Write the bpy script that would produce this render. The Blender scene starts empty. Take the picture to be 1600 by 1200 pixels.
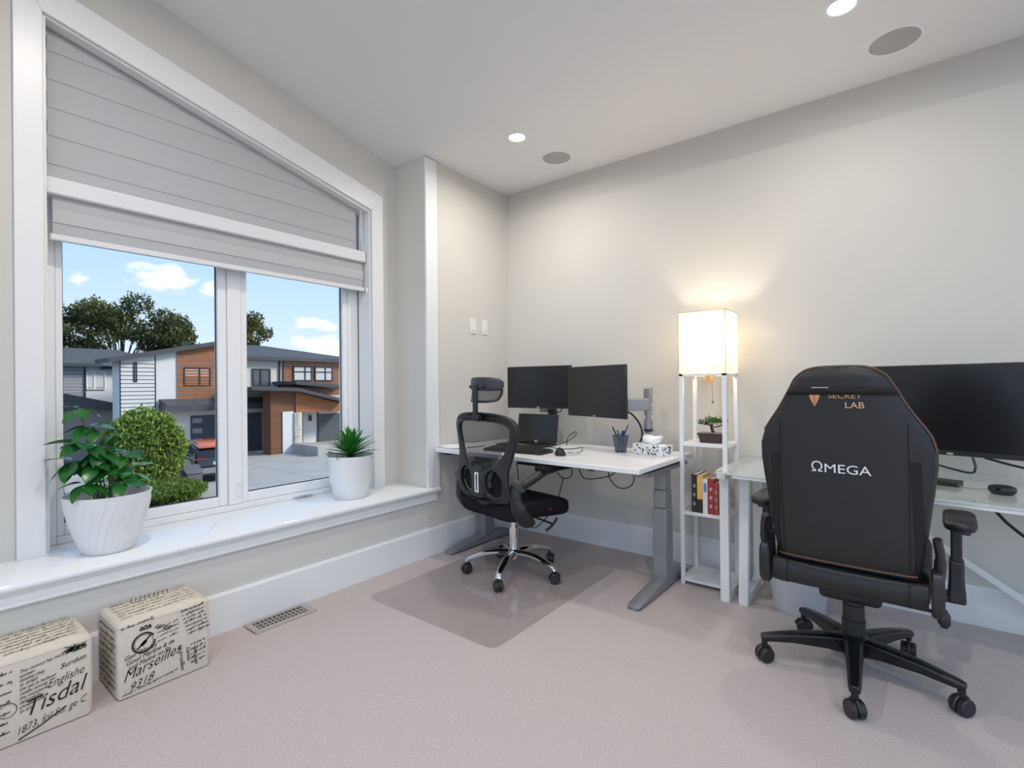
import bpy, bmesh, math, random
from mathutils import Vector, Matrix

# ------------------------------------------------------------------ camera, world, exposure
sc = bpy.context.scene
C = sc.collection
F_PX, YAW, PITCH, ROLL = 780.3, 0.66383, 0.00212, -0.0098
cam_d = bpy.data.cameras.new('camera')
cam = bpy.data.objects.new('camera', cam_d); C.objects.link(cam); sc.camera = cam
cam_d.sensor_width = 36.0; cam_d.sensor_fit = 'HORIZONTAL'; cam_d.lens = F_PX / 1600 * 36
cam_d.clip_start = 0.05; cam_d.clip_end = 600
_f = Vector((-math.sin(YAW) * math.cos(PITCH), math.cos(YAW) * math.cos(PITCH), math.sin(PITCH)))
_r = Vector((math.cos(YAW), math.sin(YAW), 0)); _u = _r.cross(_f)
_r2 = _r * math.cos(ROLL) + _u * math.sin(ROLL); _u2 = _u * math.cos(ROLL) - _r * math.sin(ROLL)
cam.matrix_world = Matrix(((_r2.x, _u2.x, -_f.x, 2.566), (_r2.y, _u2.y, -_f.y, -3.233),
                           (_r2.z, _u2.z, -_f.z, 1.162), (0, 0, 0, 1)))
vs = sc.view_settings
vs.view_transform = 'Standard'; vs.look = 'None'; vs.gamma = 1.0; vs.exposure = 0.24
vs.use_curve_mapping = False

SKY_STRENGTH = 1.38
DOWNLIGHT_W = 9.0
LAMP_W = 5.0

world = bpy.data.worlds.new('world'); sc.world = world; world.use_nodes = True
def build_world():
    nt = world.node_tree; N = nt.nodes; L = nt.links; N.clear()
    out = N.new('ShaderNodeOutputWorld'); bg = N.new('ShaderNodeBackground')
    L.new(bg.outputs[0], out.inputs[0]); bg.inputs['Strength'].default_value = SKY_STRENGTH
    tc = N.new('ShaderNodeTexCoord')
    nrm = N.new('ShaderNodeVectorMath'); nrm.operation = 'NORMALIZE'; L.new(tc.outputs['Generated'], nrm.inputs[0])
    sep = N.new('ShaderNodeSeparateXYZ'); L.new(nrm.outputs[0], sep.inputs[0])
    ramp = N.new('ShaderNodeValToRGB'); L.new(sep.outputs['Z'], ramp.inputs[0])
    e = ramp.color_ramp.elements
    e[0].position = 0.0; e[0].color = (0.70, 0.81, 0.94, 1)
    e[1].position = 1.0; e[1].color = (0.32, 0.52, 0.86, 1)
    m = e.new(0.22); m.color = (0.43, 0.63, 0.93, 1)
    nz = N.new('ShaderNodeTexNoise'); nz.inputs['Scale'].default_value = 26.0; nz.inputs['Detail'].default_value = 6
    mp = N.new('ShaderNodeMapping'); mp.inputs['Scale'].default_value = (1, 1, 2.4)
    L.new(nrm.outputs[0], mp.inputs[0]); L.new(mp.outputs[0], nz.inputs['Vector'])
    def math_(op, a, b=None):
        n = N.new('ShaderNodeMath'); n.operation = op
        for i, v in enumerate((a, b)):
            if v is None: continue
            if isinstance(v, (int, float)): n.inputs[i].default_value = v
            else: L.new(v, n.inputs[i])
        return n.outputs[0]
    def dot(v):
        n = N.new('ShaderNodeVectorMath'); n.operation = 'DOT_PRODUCT'
        L.new(nrm.outputs[0], n.inputs[0]); n.inputs[1].default_value = v
        return n.outputs['Value']
    total = None
    # banks of fair-weather cloud: azimuth (deg from +y, to the left), elevation sine, half width, half height
    for az, el, w, h in ((72.9, .176, .060, .024), (69.0, .168, .026, .014), (59.0, .117, .052, .013),
                         (78.9, .166, .016, .010), (57.5, .075, .085, .022), (20, .2, .12, .04), (120, .16, .10, .03),
                         (170, .25, .14, .05), (230, .2, .12, .04), (300, .22, .15, .04)):
        a = math.radians(az)
        tx, ty = -math.sin(a), math.cos(a)
        u = math_('DIVIDE', dot((-ty, tx, 0)), w)
        v = math_('DIVIDE', math_('SUBTRACT', sep.outputs['Z'], el), h)
        v2 = math_('MULTIPLY', math_('MULTIPLY', v, v), 1.0)
        d = math_('SQRT', math_('ADD', math_('MULTIPLY', u, u), v2))
        d = math_('ADD', d, math_('MULTIPLY', math_('SUBTRACT', nz.outputs['Fac'], .5), 2.2))
        front = math_('GREATER_THAN', dot((tx, ty, 0)), 0.0)
        mr = N.new('ShaderNodeMapRange'); mr.interpolation_type = 'SMOOTHSTEP'
        L.new(d, mr.inputs['Value']); mr.inputs['From Min'].default_value = 1.05; mr.inputs['From Max'].default_value = 0.35
        k = math_('MULTIPLY', mr.outputs[0], front)
        total = k if total is None else math_('MAXIMUM', total, k)
    haze = N.new('ShaderNodeMix'); haze.data_type = 'RGBA'
    L.new(math_('MULTIPLY', total, 0.85), haze.inputs[0]); L.new(ramp.outputs[0], haze.inputs[6])
    haze.inputs[7].default_value = (0.93, 0.95, 0.98, 1)
    L.new(haze.outputs[2], bg.inputs['Color'])
build_world()

sun_d = bpy.data.lights.new('sun', 'SUN'); sun_d.energy = 4.0; sun_d.angle = math.radians(12); sun_d.color = (1, .90, .76)
sun = bpy.data.objects.new('sun', sun_d); C.objects.link(sun)
sun.rotation_euler = Vector((-.55, -.62, -.56)).to_track_quat('-Z', 'Y').to_euler()

# ------------------------------------------------------------------ materials
MATS = {}
def mat(name, col, rough=.5, metal=0.0, spec=.5, bump=0, bscale=200, var=0, vscale=8, emit=0, trans=0, coat=0, col2=None, alpha=1, detail=3, stretch=None):
    if name in MATS: return MATS[name]
    m = bpy.data.materials.new(name); m.use_nodes = True; MATS[name] = m
    nt = m.node_tree; N = nt.nodes; L = nt.links
    b = N['Principled BSDF']
    b.inputs['Base Color'].default_value = (*col, 1); b.inputs['Roughness'].default_value = rough
    b.inputs['Metallic'].default_value = metal; b.inputs['Specular IOR Level'].default_value = spec
    b.inputs['Coat Weight'].default_value = coat; b.inputs['Alpha'].default_value = alpha
    b.inputs['Transmission Weight'].default_value = trans
    if emit:
        b.inputs['Emission Color'].default_value = (*col, 1); b.inputs['Emission Strength'].default_value = emit
    tc = N.new('ShaderNodeTexCoord'); src = tc.outputs['Object']
    if stretch:
        mp = N.new('ShaderNodeMapping'); mp.inputs['Scale'].default_value = stretch; L.new(src, mp.inputs[0]); src = mp.outputs[0]
    if var or col2:
        nz = N.new('ShaderNodeTexNoise'); nz.inputs['Scale'].default_value = vscale; nz.inputs['Detail'].default_value = detail
        L.new(src, nz.inputs['Vector'])
        mx = N.new('ShaderNodeMix'); mx.data_type = 'RGBA'
        c2 = col2 or tuple(max(0, c * (1 - var)) for c in col); c1 = col if col2 else tuple(min(1, c * (1 + var)) for c in col)
        mx.inputs[6].default_value = (*c1, 1); mx.inputs[7].default_value = (*c2, 1)
        mr = N.new('ShaderNodeMapRange'); mr.inputs['From Min'].default_value = .3; mr.inputs['From Max'].default_value = .7
        L.new(nz.outputs['Fac'], mr.inputs[0]); L.new(mr.outputs[0], mx.inputs[0]); L.new(mx.outputs[2], b.inputs['Base Color'])
    if bump:
        n2 = N.new('ShaderNodeTexNoise'); n2.inputs['Scale'].default_value = bscale; n2.inputs['Detail'].default_value = 3
        L.new(src, n2.inputs['Vector'])
        bp = N.new('ShaderNodeBump'); bp.inputs['Strength'].default_value = bump; bp.inputs['Distance'].default_value = .004
        L.new(n2.outputs['Fac'], bp.inputs['Height']); L.new(bp.outputs[0], b.inputs['Normal'])
    return m

def mix_transparent(name, col, amount, rough=.1, tint=(1, 1, 1), fresnel=True, ior=1.35):
    """a thin clear sheet: part straight-through, part surface"""
    if name in MATS: return MATS[name]
    m = bpy.data.materials.new(name); m.use_nodes = True; MATS[name] = m
    nt = m.node_tree; N = nt.nodes; L = nt.links; N.clear()
    out = N.new('ShaderNodeOutputMaterial'); tr = N.new('ShaderNodeBsdfTransparent'); tr.inputs[0].default_value = (*tint, 1)
    pb = N.new('ShaderNodeBsdfPrincipled'); pb.inputs['Base Color'].default_value = (*col, 1); pb.inputs['Roughness'].default_value = rough
    mx = N.new('ShaderNodeMixShader'); mx.inputs[0].default_value = amount
    L.new(tr.outputs[0], mx.inputs[1]); L.new(pb.outputs[0], mx.inputs[2])
    last = mx.outputs[0]
    if fresnel:
        gl = N.new('ShaderNodeBsdfGlossy'); gl.inputs['Roughness'].default_value = rough; gl.inputs[0].default_value = (1, 1, 1, 1)
        fr = N.new('ShaderNodeFresnel'); fr.inputs[0].default_value = ior
        geo = N.new('ShaderNodeNewGeometry'); inv = N.new('ShaderNodeMath'); inv.operation = 'SUBTRACT'; inv.inputs[0].default_value = 1.0; L.new(geo.outputs['Backfacing'], inv.inputs[1])
        ml = N.new('ShaderNodeMath'); ml.operation = 'MULTIPLY'; L.new(fr.outputs[0], ml.inputs[0]); L.new(inv.outputs[0], ml.inputs[1])      # reflect once, on the outer face
        m2 = N.new('ShaderNodeMixShader'); L.new(ml.outputs[0], m2.inputs[0]); L.new(last, m2.inputs[1]); L.new(gl.outputs[0], m2.inputs[2])
        last = m2.outputs[0]
    L.new(last, out.inputs[0])
    return m

def translucent(name, col, amt=.5, rough=.8):
    if name in MATS: return MATS[name]
    m = bpy.data.materials.new(name); m.use_nodes = True; MATS[name] = m
    nt = m.node_tree; N = nt.nodes; L = nt.links; N.clear()
    out = N.new('ShaderNodeOutputMaterial'); d = N.new('ShaderNodeBsdfDiffuse'); t = N.new('ShaderNodeBsdfTranslucent')
    d.inputs[0].default_value = (*col, 1); t.inputs[0].default_value = (*col, 1)
    mx = N.new('ShaderNodeMixShader'); mx.inputs[0].default_value = amt
    L.new(d.outputs[0], mx.inputs[1]); L.new(t.outputs[0], mx.inputs[2]); L.new(mx.outputs[0], out.inputs[0])
    return m

# ------------------------------------------------------------------ mesh helpers
def catmull(pts, n=8, closed=False):
    P = [Vector(p) for p in pts]; out = []
    m = len(P)
    for i in range(m if closed else m - 1):
        p0 = P[(i - 1) % m] if (closed or i > 0) else P[0]; p1 = P[i]; p2 = P[(i + 1) % m]
        p3 = P[(i + 2) % m] if (closed or i + 2 < m) else P[-1]
        for k in range(n):
            t = k / n
            out.append(.5 * ((2 * p1) + (-p0 + p2) * t + (2 * p0 - 5 * p1 + 4 * p2 - p3) * t * t + (-p0 + 3 * p1 - 3 * p2 + p3) * t ** 3))
    if not closed: out.append(P[-1])
    return out

class MB:
    def __init__(s): s.v = []; s.f = []
    def add(s, vs_, fs, M=None):
        o = len(s.v)
        for p in vs_:
            p = Vector(p); s.v.append(M @ p if M is not None else p)
        for f in fs: s.f.append([i + o for i in f])
        return s
    def box(s, x0, x1, y0, y1, z0, z1, M=None):
        return s.add([(x0, y0, z0), (x1, y0, z0), (x1, y1, z0), (x0, y1, z0), (x0, y0, z1), (x1, y0, z1), (x1, y1, z1), (x0, y1, z1)],
                     [(0, 3, 2, 1), (4, 5, 6, 7), (0, 1, 5, 4), (1, 2, 6, 5), (2, 3, 7, 6), (3, 0, 4, 7)], M)
    def cbox(s, c, size, M=None):
        return s.box(c[0] - size[0] / 2, c[0] + size[0] / 2, c[1] - size[1] / 2, c[1] + size[1] / 2, c[2] - size[2] / 2, c[2] + size[2] / 2, M)
    def poly(s, pts, M=None): return s.add(pts, [tuple(range(len(pts)))], M)
    def prism(s, poly, ax, a0, a1, M=None):
        """2D polygon extruded along axis ax ('x': poly is (y,z); 'y': (x,z); 'z': (x,y))"""
        def mk(p, a): return {'x': (a, p[0], p[1]), 'y': (p[0], a, p[1]), 'z': (p[0], p[1], a)}[ax]
        n = len(poly); vs_ = [mk(p, a0) for p in poly] + [mk(p, a1) for p in poly]
        fs = [tuple(range(n))[::-1], tuple(range(n, 2 * n))] + [(i, (i + 1) % n, n + (i + 1) % n, n + i) for i in range(n)]
        return s.add(vs_, fs, M)
    def tube(s, pts, r, n=8, closed=False, caps=True, M=None, flat=1.0):
        P = [Vector(p) for p in pts]; m = len(P); vs_ = []; fs = []
        R = r if isinstance(r, (list, tuple)) else [r] * m
        nrm = None
        for i in range(m):
            if closed: t = (P[(i + 1) % m] - P[i - 1])
            else: t = P[min(i + 1, m - 1)] - P[max(i - 1, 0)]
            if t.length < 1e-9: t = Vector((0, 0, 1))
            t.normalize()
            if nrm is None:
                a = Vector((0, 0, 1)) if abs(t.z) < .9 else Vector((1, 0, 0)); nrm = (a - t * a.dot(t)).normalized()
            else:
                nrm = nrm - t * nrm.dot(t)
                nrm = nrm.normalized() if nrm.length > 1e-6 else t.orthogonal().normalized()
            bn = t.cross(nrm)
            for k in range(n):
                a = 2 * math.pi * k / n
                vs_.append(P[i] + (nrm * math.cos(a) * flat + bn * math.sin(a)) * R[i])
        for i in range(m if closed else m - 1):
            j = (i + 1) % m
            for k in range(n):
                fs.append((i * n + k, i * n + (k + 1) % n, j * n + (k + 1) % n, j * n + k))
        if caps and not closed: fs += [tuple(range(n))[::-1], tuple(range((m - 1) * n, m * n))]
        return s.add(vs_, fs, M)
    def cyl(s, p0, p1, r0, r1=None, n=20, caps=True, M=None):
        return s.tube([p0, p1], [r0, r0 if r1 is None else r1], n, caps=caps, M=M)
    def lathe(s, prof, n=32, c=(0, 0, 0), sx=1, sy=1, caps=True, M=None, wob=None):
        vs_ = []; fs = []
        for j, (r, z) in enumerate(prof):
            for k in range(n):
                a = 2 * math.pi * k / n; q = r * (wob(a, z) if wob else 1)
                vs_.append((c[0] + q * math.cos(a) * sx, c[1] + q * math.sin(a) * sy, c[2] + z))
        for j in range(len(prof) - 1):
            for k in range(n):
                fs.append((j * n + k, j * n + (k + 1) % n, (j + 1) * n + (k + 1) % n, (j + 1) * n + k))
        if caps: fs += [tuple(range(n))[::-1], tuple(range((len(prof) - 1) * n, len(prof) * n))]
        return s.add(vs_, fs, M)
    def ball(s, c, rx, ry=None, rz=None, n=16, m=10, M=None, power=1.0):
        ry = rx if ry is None else ry; rz = rx if rz is None else rz
        vs_ = []; fs = []
        sg = lambda v: math.copysign(abs(v) ** power, v)
        for j in range(m + 1):
            b = -math.pi / 2 + math.pi * j / m
            for k in range(n):
                a = 2 * math.pi * k / n
                vs_.append((c[0] + rx * sg(math.cos(b)) * sg(math.cos(a)), c[1] + ry * sg(math.cos(b)) * sg(math.sin(a)), c[2] + rz * sg(math.sin(b))))
        for j in range(m):
            for k in range(n):
                fs.append((j * n + k, j * n + (k + 1) % n, (j + 1) * n + (k + 1) % n, (j + 1) * n + k))
        return s.add(vs_, fs, M)
    def loft(s, rings, caps=True, M=None, closed=True):
        n = len(rings[0]); vs_ = [p for r in rings for p in r]; fs = []
        for j in range(len(rings) - 1):
            for k in range(n if closed else n - 1):
                fs.append((j * n + k, j * n + (k + 1) % n, (j + 1) * n + (k + 1) % n, (j + 1) * n + k))
        if caps and closed: fs += [tuple(range(n))[::-1], tuple(range((len(rings) - 1) * n, len(rings) * n))]
        return s.add(vs_, fs, M)
    def mesh(s, name, m, smooth=40, weld=True):
        me = bpy.data.meshes.new(name); me.from_pydata([tuple(p) for p in s.v], [], s.f)
        bm = bmesh.new(); bm.from_mesh(me)
        if weld: bmesh.ops.remove_doubles(bm, verts=bm.verts, dist=1e-6)
        bmesh.ops.recalc_face_normals(bm, faces=bm.faces); bm.to_mesh(me); bm.free()
        if m is not None: me.materials.append(m)
        if smooth:
            me.shade_smooth(); me.set_sharp_from_angle(angle=math.radians(smooth))
        me.update(); return me
    def build(s, name, m, parent=None, bevel=0, seg=2, smooth=40, weld=True):
        o = bpy.data.objects.new(name, s.mesh(name, m, smooth, weld)); C.objects.link(o)
        if parent is not None: o.parent = parent
        if bevel:
            b = o.modifiers.new('bevel', 'BEVEL'); b.width = bevel; b.segments = seg; b.limit_method = 'ANGLE'; b.angle_limit = math.radians(35)
            b.harden_normals = False
        return o

def subsurf(o, lv=2):
    m = o.modifiers.new('subsurf', 'SUBSURF'); m.levels = lv; m.render_levels = lv; return o
def tag(o, label=None, cat=None, group=None, kind=None):
    if label: o['label'] = label
    if cat: o['category'] = cat
    if group: o['group'] = group
    if kind: o['kind'] = kind
    return o
def empty(name, loc=(0, 0, 0), rz=0, label=None, cat=None, group=None, kind=None):
    o = bpy.data.objects.new(name, None); C.objects.link(o); o.location = loc; o.rotation_euler = (0, 0, rz)
    o.empty_display_size = .05
    return tag(o, label, cat, group, kind)
def copy_tree(o, parent=None):
    c = o.copy(); C.objects.link(c); c.parent = parent
    for ch in list(o.children): copy_tree(ch, c)
    return c
def inst(name, me, parent, M):
    o = bpy.data.objects.new(name, me); C.objects.link(o); o.parent = parent; o.matrix_local = M; return o

def text_mesh(txt, size, shear=0.0, extrude=0.0004, offset=0.0, align='CENTER', space=1.0):
    cu = bpy.data.curves.new('lettering', 'FONT'); cu.body = txt; cu.size = size; cu.shear = shear; cu.extrude = extrude
    cu.offset = offset; cu.align_x = align; cu.align_y = 'CENTER'; cu.resolution_u = 3; cu.space_character = space
    o = bpy.data.objects.new('lettering', cu); C.objects.link(o)
    dg = bpy.context.evaluated_depsgraph_get(); me = bpy.data.meshes.new_from_object(o.evaluated_get(dg))
    vs_ = [v.co.copy() for v in me.vertices]; fs = [tuple(p.vertices) for p in me.polygons]
    bpy.data.objects.remove(o); bpy.data.curves.remove(cu); bpy.data.meshes.remove(me)
    return vs_, fs
def frame_m(origin, ux, uy):
    """matrix that puts a drawing's x along ux and y along uy"""
    ux = Vector(ux).normalized(); uy = Vector(uy); uy = (uy - ux * uy.dot(ux)).normalized(); uz = ux.cross(uy)
    return Matrix(((ux.x, uy.x, uz.x, origin[0]), (ux.y, uy.y, uz.y, origin[1]), (ux.z, uy.z, uz.z, origin[2]), (0, 0, 0, 1)))

def plate_mesh(loops, thick, bevel=0.0, res=2):
    """flat plate with holes from closed 2D loops; returned in (x, y=thickness, z)"""
    cu = bpy.data.curves.new('plate', 'CURVE'); cu.dimensions = '2D'; cu.fill_mode = 'BOTH'
    cu.extrude = max(thick / 2 - bevel, 0.0002); cu.bevel_depth = bevel; cu.bevel_resolution = res; cu.offset = -bevel
    for lp in loops:
        sp = cu.splines.new('POLY'); sp.points.add(len(lp) - 1)
        for q, p in zip(sp.points, lp): q.co = (p[0], p[1], 0, 1)
        sp.use_cyclic_u = True
    o = bpy.data.objects.new('plate', cu); C.objects.link(o)
    dg = bpy.context.evaluated_depsgraph_get(); me = bpy.data.meshes.new_from_object(o.evaluated_get(dg))
    vs_ = [Vector((v.co.x, v.co.z, v.co.y)) for v in me.vertices]; fs = [tuple(p.vertices)[::-1] for p in me.polygons]
    bpy.data.objects.remove(o); bpy.data.curves.remove(cu); bpy.data.meshes.remove(me)
    return vs_, fs
def smooth_loop(pts, n=6): return [(p.x, p.y) for p in catmull([(a, b, 0) for a, b in pts], n, True)]
def rrect(x0, x1, y0, y1, r, n=5):
    out = []
    for cx, cy, a0 in ((x1 - r, y1 - r, 0), (x0 + r, y1 - r, 90), (x0 + r, y0 + r, 180), (x1 - r, y0 + r, 270)):
        for k in range(n + 1):
            a = math.radians(a0 + 90 * k / n); out.append((cx + r * math.cos(a), cy + r * math.sin(a)))
    return out
def RZ(a): return Matrix.Rotation(a, 4, 'Z')
def T(x, y, z): return Matrix.Translation((x, y, z))
R_ = math.radians

# ------------------------------------------------------------------ materials of the room
m_wall = mat('wall_paint', (.640, .614, .560), .85, bump=.05, bscale=300)
m_ceil = mat('ceiling_paint', (.82, .82, .82), .9, bump=.05, bscale=200)
m_trim = mat('white_trim_paint', (.80, .792, .778), .35)
m_sill = mat('gloss_white_sill', (.84, .84, .83), .10, coat=.3)
m_vinyl = mat('white_vinyl', (.87, .865, .855), .3)
m_carpet = mat('carpet', (.56, .485, .465), .95, bump=.8, bscale=330, var=.13, vscale=170, detail=5, spec=.1)
m_glass = mix_transparent('window_glass', (.02, .02, .02), 0.0, 0.0, (.86, .87, .87), ior=1.10)
m_seal = mat('dark_seal', (.03, .03, .04), .6)
m_blind = translucent('blind_fabric', (.60, .60, .60), .25)
m_sheer = translucent('blind_sheer', (.74, .74, .73), .4)
m_rail = mat('blind_rail', (.74, .74, .74), .35)

# ------------------------------------------------------------------ room shell
H = 2.73; Y1 = -.905; AX = -.305; SL = .2285; XR = 5.2; YB = -5.6; ALC_END = -3.4
def ceil_z(y): return H + max(0.0, Y1 - y) * SL

fl = MB().box(-.0, XR, YB, 0, -.08, 0).build('floor', m_carpet)
tag(fl, 'pinkish beige cut pile carpet covering the floor', 'carpet', kind='structure')

cb = MB()
ys = [0.16, 0.0] + [Y1 + .10 - .02 * k for k in range(11)] + [YB]
def cz(y):     # flat ceiling that bends softly into the slope
    d = Y1 - y
    if d <= -.10: return H
    if d >= .10: return H + d * SL
    return H + SL * (d + .10) ** 2 / .4
prof = [(y, cz(y)) for y in ys]
cb.prism([(y, z) for y, z in prof] + [(YB, cz(YB) + .2), (.16, H + .2)], 'x', -.6, XR)
ce = cb.build('ceiling', m_ceil, smooth=30); tag(ce, 'plain white ceiling rising in a slope over the window side', 'ceiling', kind='structure')

wb = MB().box(-.16, XR, 0, .16, -.08, H + .1).build('wall_back', m_wall)
tag(wb, 'plain greige wall behind both desks', 'wall', kind='structure')

wl = MB()
wl.box(-.14, 0, Y1, 0, -.08, H + .1)                                     # wall beside the corner
wl.box(-.14, 0, ALC_END, Y1, -.08, .432)                                 # wall under the sill
wl.box(-.14, 0, YB, ALC_END, -.08, 3.9)
wl.box(-.5, -.14, Y1, Y1 + .14, .3, H + .1)                              # alcove cheek
wl.box(-.5, -.14, ALC_END - .14, ALC_END, .3, 3.6)
WY0, WY1 = -2.786, -1.125                                                # window opening
def wtop(y): return 2.37 + .238 * (WY1 - y)
zt = lambda y: cz(y) + .06
wl.prism([(ALC_END, .3), (WY0, .3), (WY0, zt(WY0)), (ALC_END, zt(ALC_END))], 'x', -.5, AX)
wl.prism([(WY1, .3), (Y1 + .01, .3), (Y1 + .01, zt(Y1)), (WY1, zt(WY1))], 'x', -.5, AX)
wl.prism([(WY0, wtop(WY0)), (WY1, wtop(WY1)), (WY1, zt(WY1)), (WY0, zt(WY0))], 'x', -.5, AX)
wl.box(-.5, AX, WY0, WY1, .3, .44)
wlo = wl.build('wall_left', m_wall, smooth=0, weld=False); tag(wlo, 'greige window wall with a deep alcove', 'wall', kind='structure')

def baseboard(name, horizontal, label):
    h, t = .187, .016
    prof = [(0, 0), (t, 0), (t, h - .012), (t - .006, h), (0, h)]
    b = MB()
    if horizontal: b.prism([(-p[0], p[1]) for p in prof], 'x', t, XR)
    else: b.prism(prof, 'y', YB, 0)
    o = b.build(name, m_trim, smooth=0); tag(o, label, 'baseboard', kind='structure'); return o
baseboard('baseboard_left', False, 'tall white baseboard below the window sill')
baseboard('baseboard_back', True, 'tall white baseboard running behind the desks')

# window casing: three flat boards
tr = empty('trim_1', (AX, -2, .462), label='white flat casing boards around the slanted window', cat='window casing', kind='structure')
def cas(poly): MB().prism([(a + 2, b - .462) for a, b in poly], 'x', 0.0, .02).build('casing_board', m_trim, tr, bevel=.003)
cw = .091
cas([(WY0 - cw, .462), (WY0, .462), (WY0, wtop(WY0)), (WY0 - cw, wtop(WY0 - cw) + .135)])
cas([(WY1, .462), (WY1 + cw, .462), (WY1 + cw, wtop(WY1 + cw) + .135), (WY1, wtop(WY1))])
cas([(WY0, wtop(WY0)), (WY1, wtop(WY1)), (WY1 + cw, wtop(WY1 + cw) + .135), (WY0 - cw, wtop(WY0 - cw) + .135)])
# corner board of the alcove
o = MB().box(-.004, .017, Y1 - .004, Y1 + .103, .462, H - .002).build('trim_2', m_trim, bevel=.003)
tag(o, 'white vertical corner board between alcove and light switches', 'corner trim', kind='structure')
# jamb lining, sill, apron
o = MB().prism([(WY0 + .001, .462), (WY0 + .012, .462), (WY0 + .012, wtop(WY0) - .012), (WY1 - .012, wtop(WY1) - .012), (WY1 - .012, .462), (WY1 - .001, .462), (WY1 - .001, wtop(WY1)), (WY0 + .001, wtop(WY0))], 'x', -.43, AX + .001).build('trim_4', m_trim, smooth=0)
tag(o, 'white jamb lining inside the slanted window opening', 'window jamb', kind='structure')
s = empty('trim_3', (0, -2, .43), label='deep glossy white window sill with moulded apron', cat='window sill', kind='structure')
MB().prism([(-.46, .0), (.03, .0), (.036, .006), (.038, .016), (.036, .026), (.028, .032), (-.46, .032)], 'y', ALC_END + 2.0 + .001, -.811 + 2).build('sill_board', m_sill, s, smooth=50)
MB().prism([(.001, -.062), (.014, -.062), (.019, -.056), (.019, -.050), (.014, -.046), (.014, -.018), (.022, -.010), (.022, 0), (.001, 0)], 'y', ALC_END + 2, -.828 + 2).build('apron', m_trim, s, smooth=20)

# ------------------------------------------------------------------ window unit
w = empty('window_1', (-.44, -2, .462), label='white vinyl window with a fixed pane and a casement', cat='window', kind='structure')
def wbox(name, y0, y1, z0, z1, x0=-.05, x1=.0, m=m_vinyl, parent=None, bevel=.004):
    return MB().box(x0, x1, y0 + 2, y1 + 2, z0 - .462, z1 - .462).build(name, m, parent or w, bevel=bevel)
FB = .474
fy0, fy1 = WY0 + .013, WY1 - .013
# outer frame
MB().prism([(fy0 + 2, 0), (-2.728 + 2, 0), (-2.728 + 2, wtop(-2.728) - .48), (fy0 + 2, wtop(fy0) - .474)], 'x', -.07, 0).build('frame', m_vinyl, w, bevel=.004)
MB().prism([(-1.215 + 2, 0), (fy1 + 2, 0), (fy1 + 2, wtop(fy1) - .474), (-1.215 + 2, wtop(-1.215) - .48)], 'x', -.07, 0).build('frame', m_vinyl, w, bevel=.004)
wbox('frame', -2.728, -1.215, .462, .497, -.07, 0)
MB().prism([(-2.728 + 2, wtop(-2.728) - .54), (-1.215 + 2, wtop(-1.215) - .54), (-1.215 + 2, wtop(-1.215) - .476), (-2.728 + 2, wtop(-2.728) - .476)], 'x', -.07, 0).build('frame', m_vinyl, w, bevel=.004)
wbox('mullion', -1.999, -1.925, .497, 2.46, -.07, .004)
wbox('transom', -2.728, -1.999, 2.02, 2.08, -.07, -.002)
wbox('transom', -1.925, -1.215, 2.02, 2.08, -.07, -.002)
def sash(y0, y1, g0, g1, zb, gz, gt, xoff):
    sh = empty('sash', (0, 0, 0)); sh.parent = w
    wbox('stile', y0, g0, zb, 2.02, -.062 + xoff, -.012 + xoff, parent=sh); wbox('stile', g1, y1, zb, 2.02, -.062 + xoff, -.012 + xoff, parent=sh)
    wbox('rail', g0, g1, zb, gz, -.062 + xoff, -.012 + xoff, parent=sh); wbox('rail', g0, g1, gt, 2.02, -.062 + xoff, -.012 + xoff, parent=sh)
    wbox('pane', g0 - .003, g1 + .003, gz - .003, gt + .003, -.046 + xoff, -.040 + xoff, m=m_glass, parent=sh, bevel=0)
    b = MB(); e = .005
    for a0, a1, c0, c1 in ((g0, g0 + e, gz, gt), (g1 - e, g1, gz, gt), (g0, g1, gz, gz + e)):
        b.box(-.040 + xoff, -.034 + xoff, a0 + 2, a1 + 2, c0 - .462, c1 - .462)
    b.build('seal', m_seal, sh, smooth=0)
    return sh
sash(-2.727, -2.000, -2.701, -2.046, .498, .551, 1.98, .006)
sash(-1.924, -1.216, -1.889, -1.254, .498, .553, 1.98, .006)
wbox('upper_pane', -2.73, -1.215, 2.07, 2.40, -.046, -.040, m=m_glass, bevel=0)
# casement crank and latch
b = MB(); b.box(0, .022, -1.62 + 2, -1.50 + 2, .015, .030); b.tube([(.02, -1.60 + 2, .024), (.035, -1.57 + 2, .03), (.035, -1.50 + 2, .028)], .005)
b.build('crank', m_vinyl, w, bevel=.002)
b = MB(); b.box(.0, .012, -1.957 + 2, -1.937 + 2, .08, .17); b.box(.012, .026, -1.953 + 2, -1.941 + 2, .15, .165)
b.build('latch', m_vinyl, w, bevel=.002)

# ------------------------------------------------------------------ blinds
ub = empty('zebra_blind', (-.375, -2, 2.09), label='slanted upper blind of grey fabric bands filling the window peak', cat='blind')
by0, by1 = -2.772, -1.20
def bt(y): return wtop(y) - .015
hs = .062; z = 2.092; k = 0
while z < 2.76:
    z1 = z + hs + .008
    # the fabric band between z and z1, cut by the slope of the head
    def yr(zz): return by1 if zz <= bt(by1) else by1 - (zz - bt(by1)) / .238
    yl = by0 + (.012 if k % 2 else 0)
    a, c = min(by1, yr(z)), min(by1, yr(z1))
    if a - yl < .03: break
    xo = .003 if k % 2 else .0
    pts = [(yl, z), (a, z)]
    if c < by1 - 1e-6 and a >= by1 - 1e-6: pts.append((by1, bt(by1)))
    if c > yl: pts += [(c, z1), (yl, z1)]
    else: pts += [(yl, bt(yl))]
    MB().prism([(p[0] + 2, p[1] - 2.09) for p in pts], 'x', xo, xo + .0025).build('fabric_band', m_blind, ub, smooth=0)
    z += hs; k += 1
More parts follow.
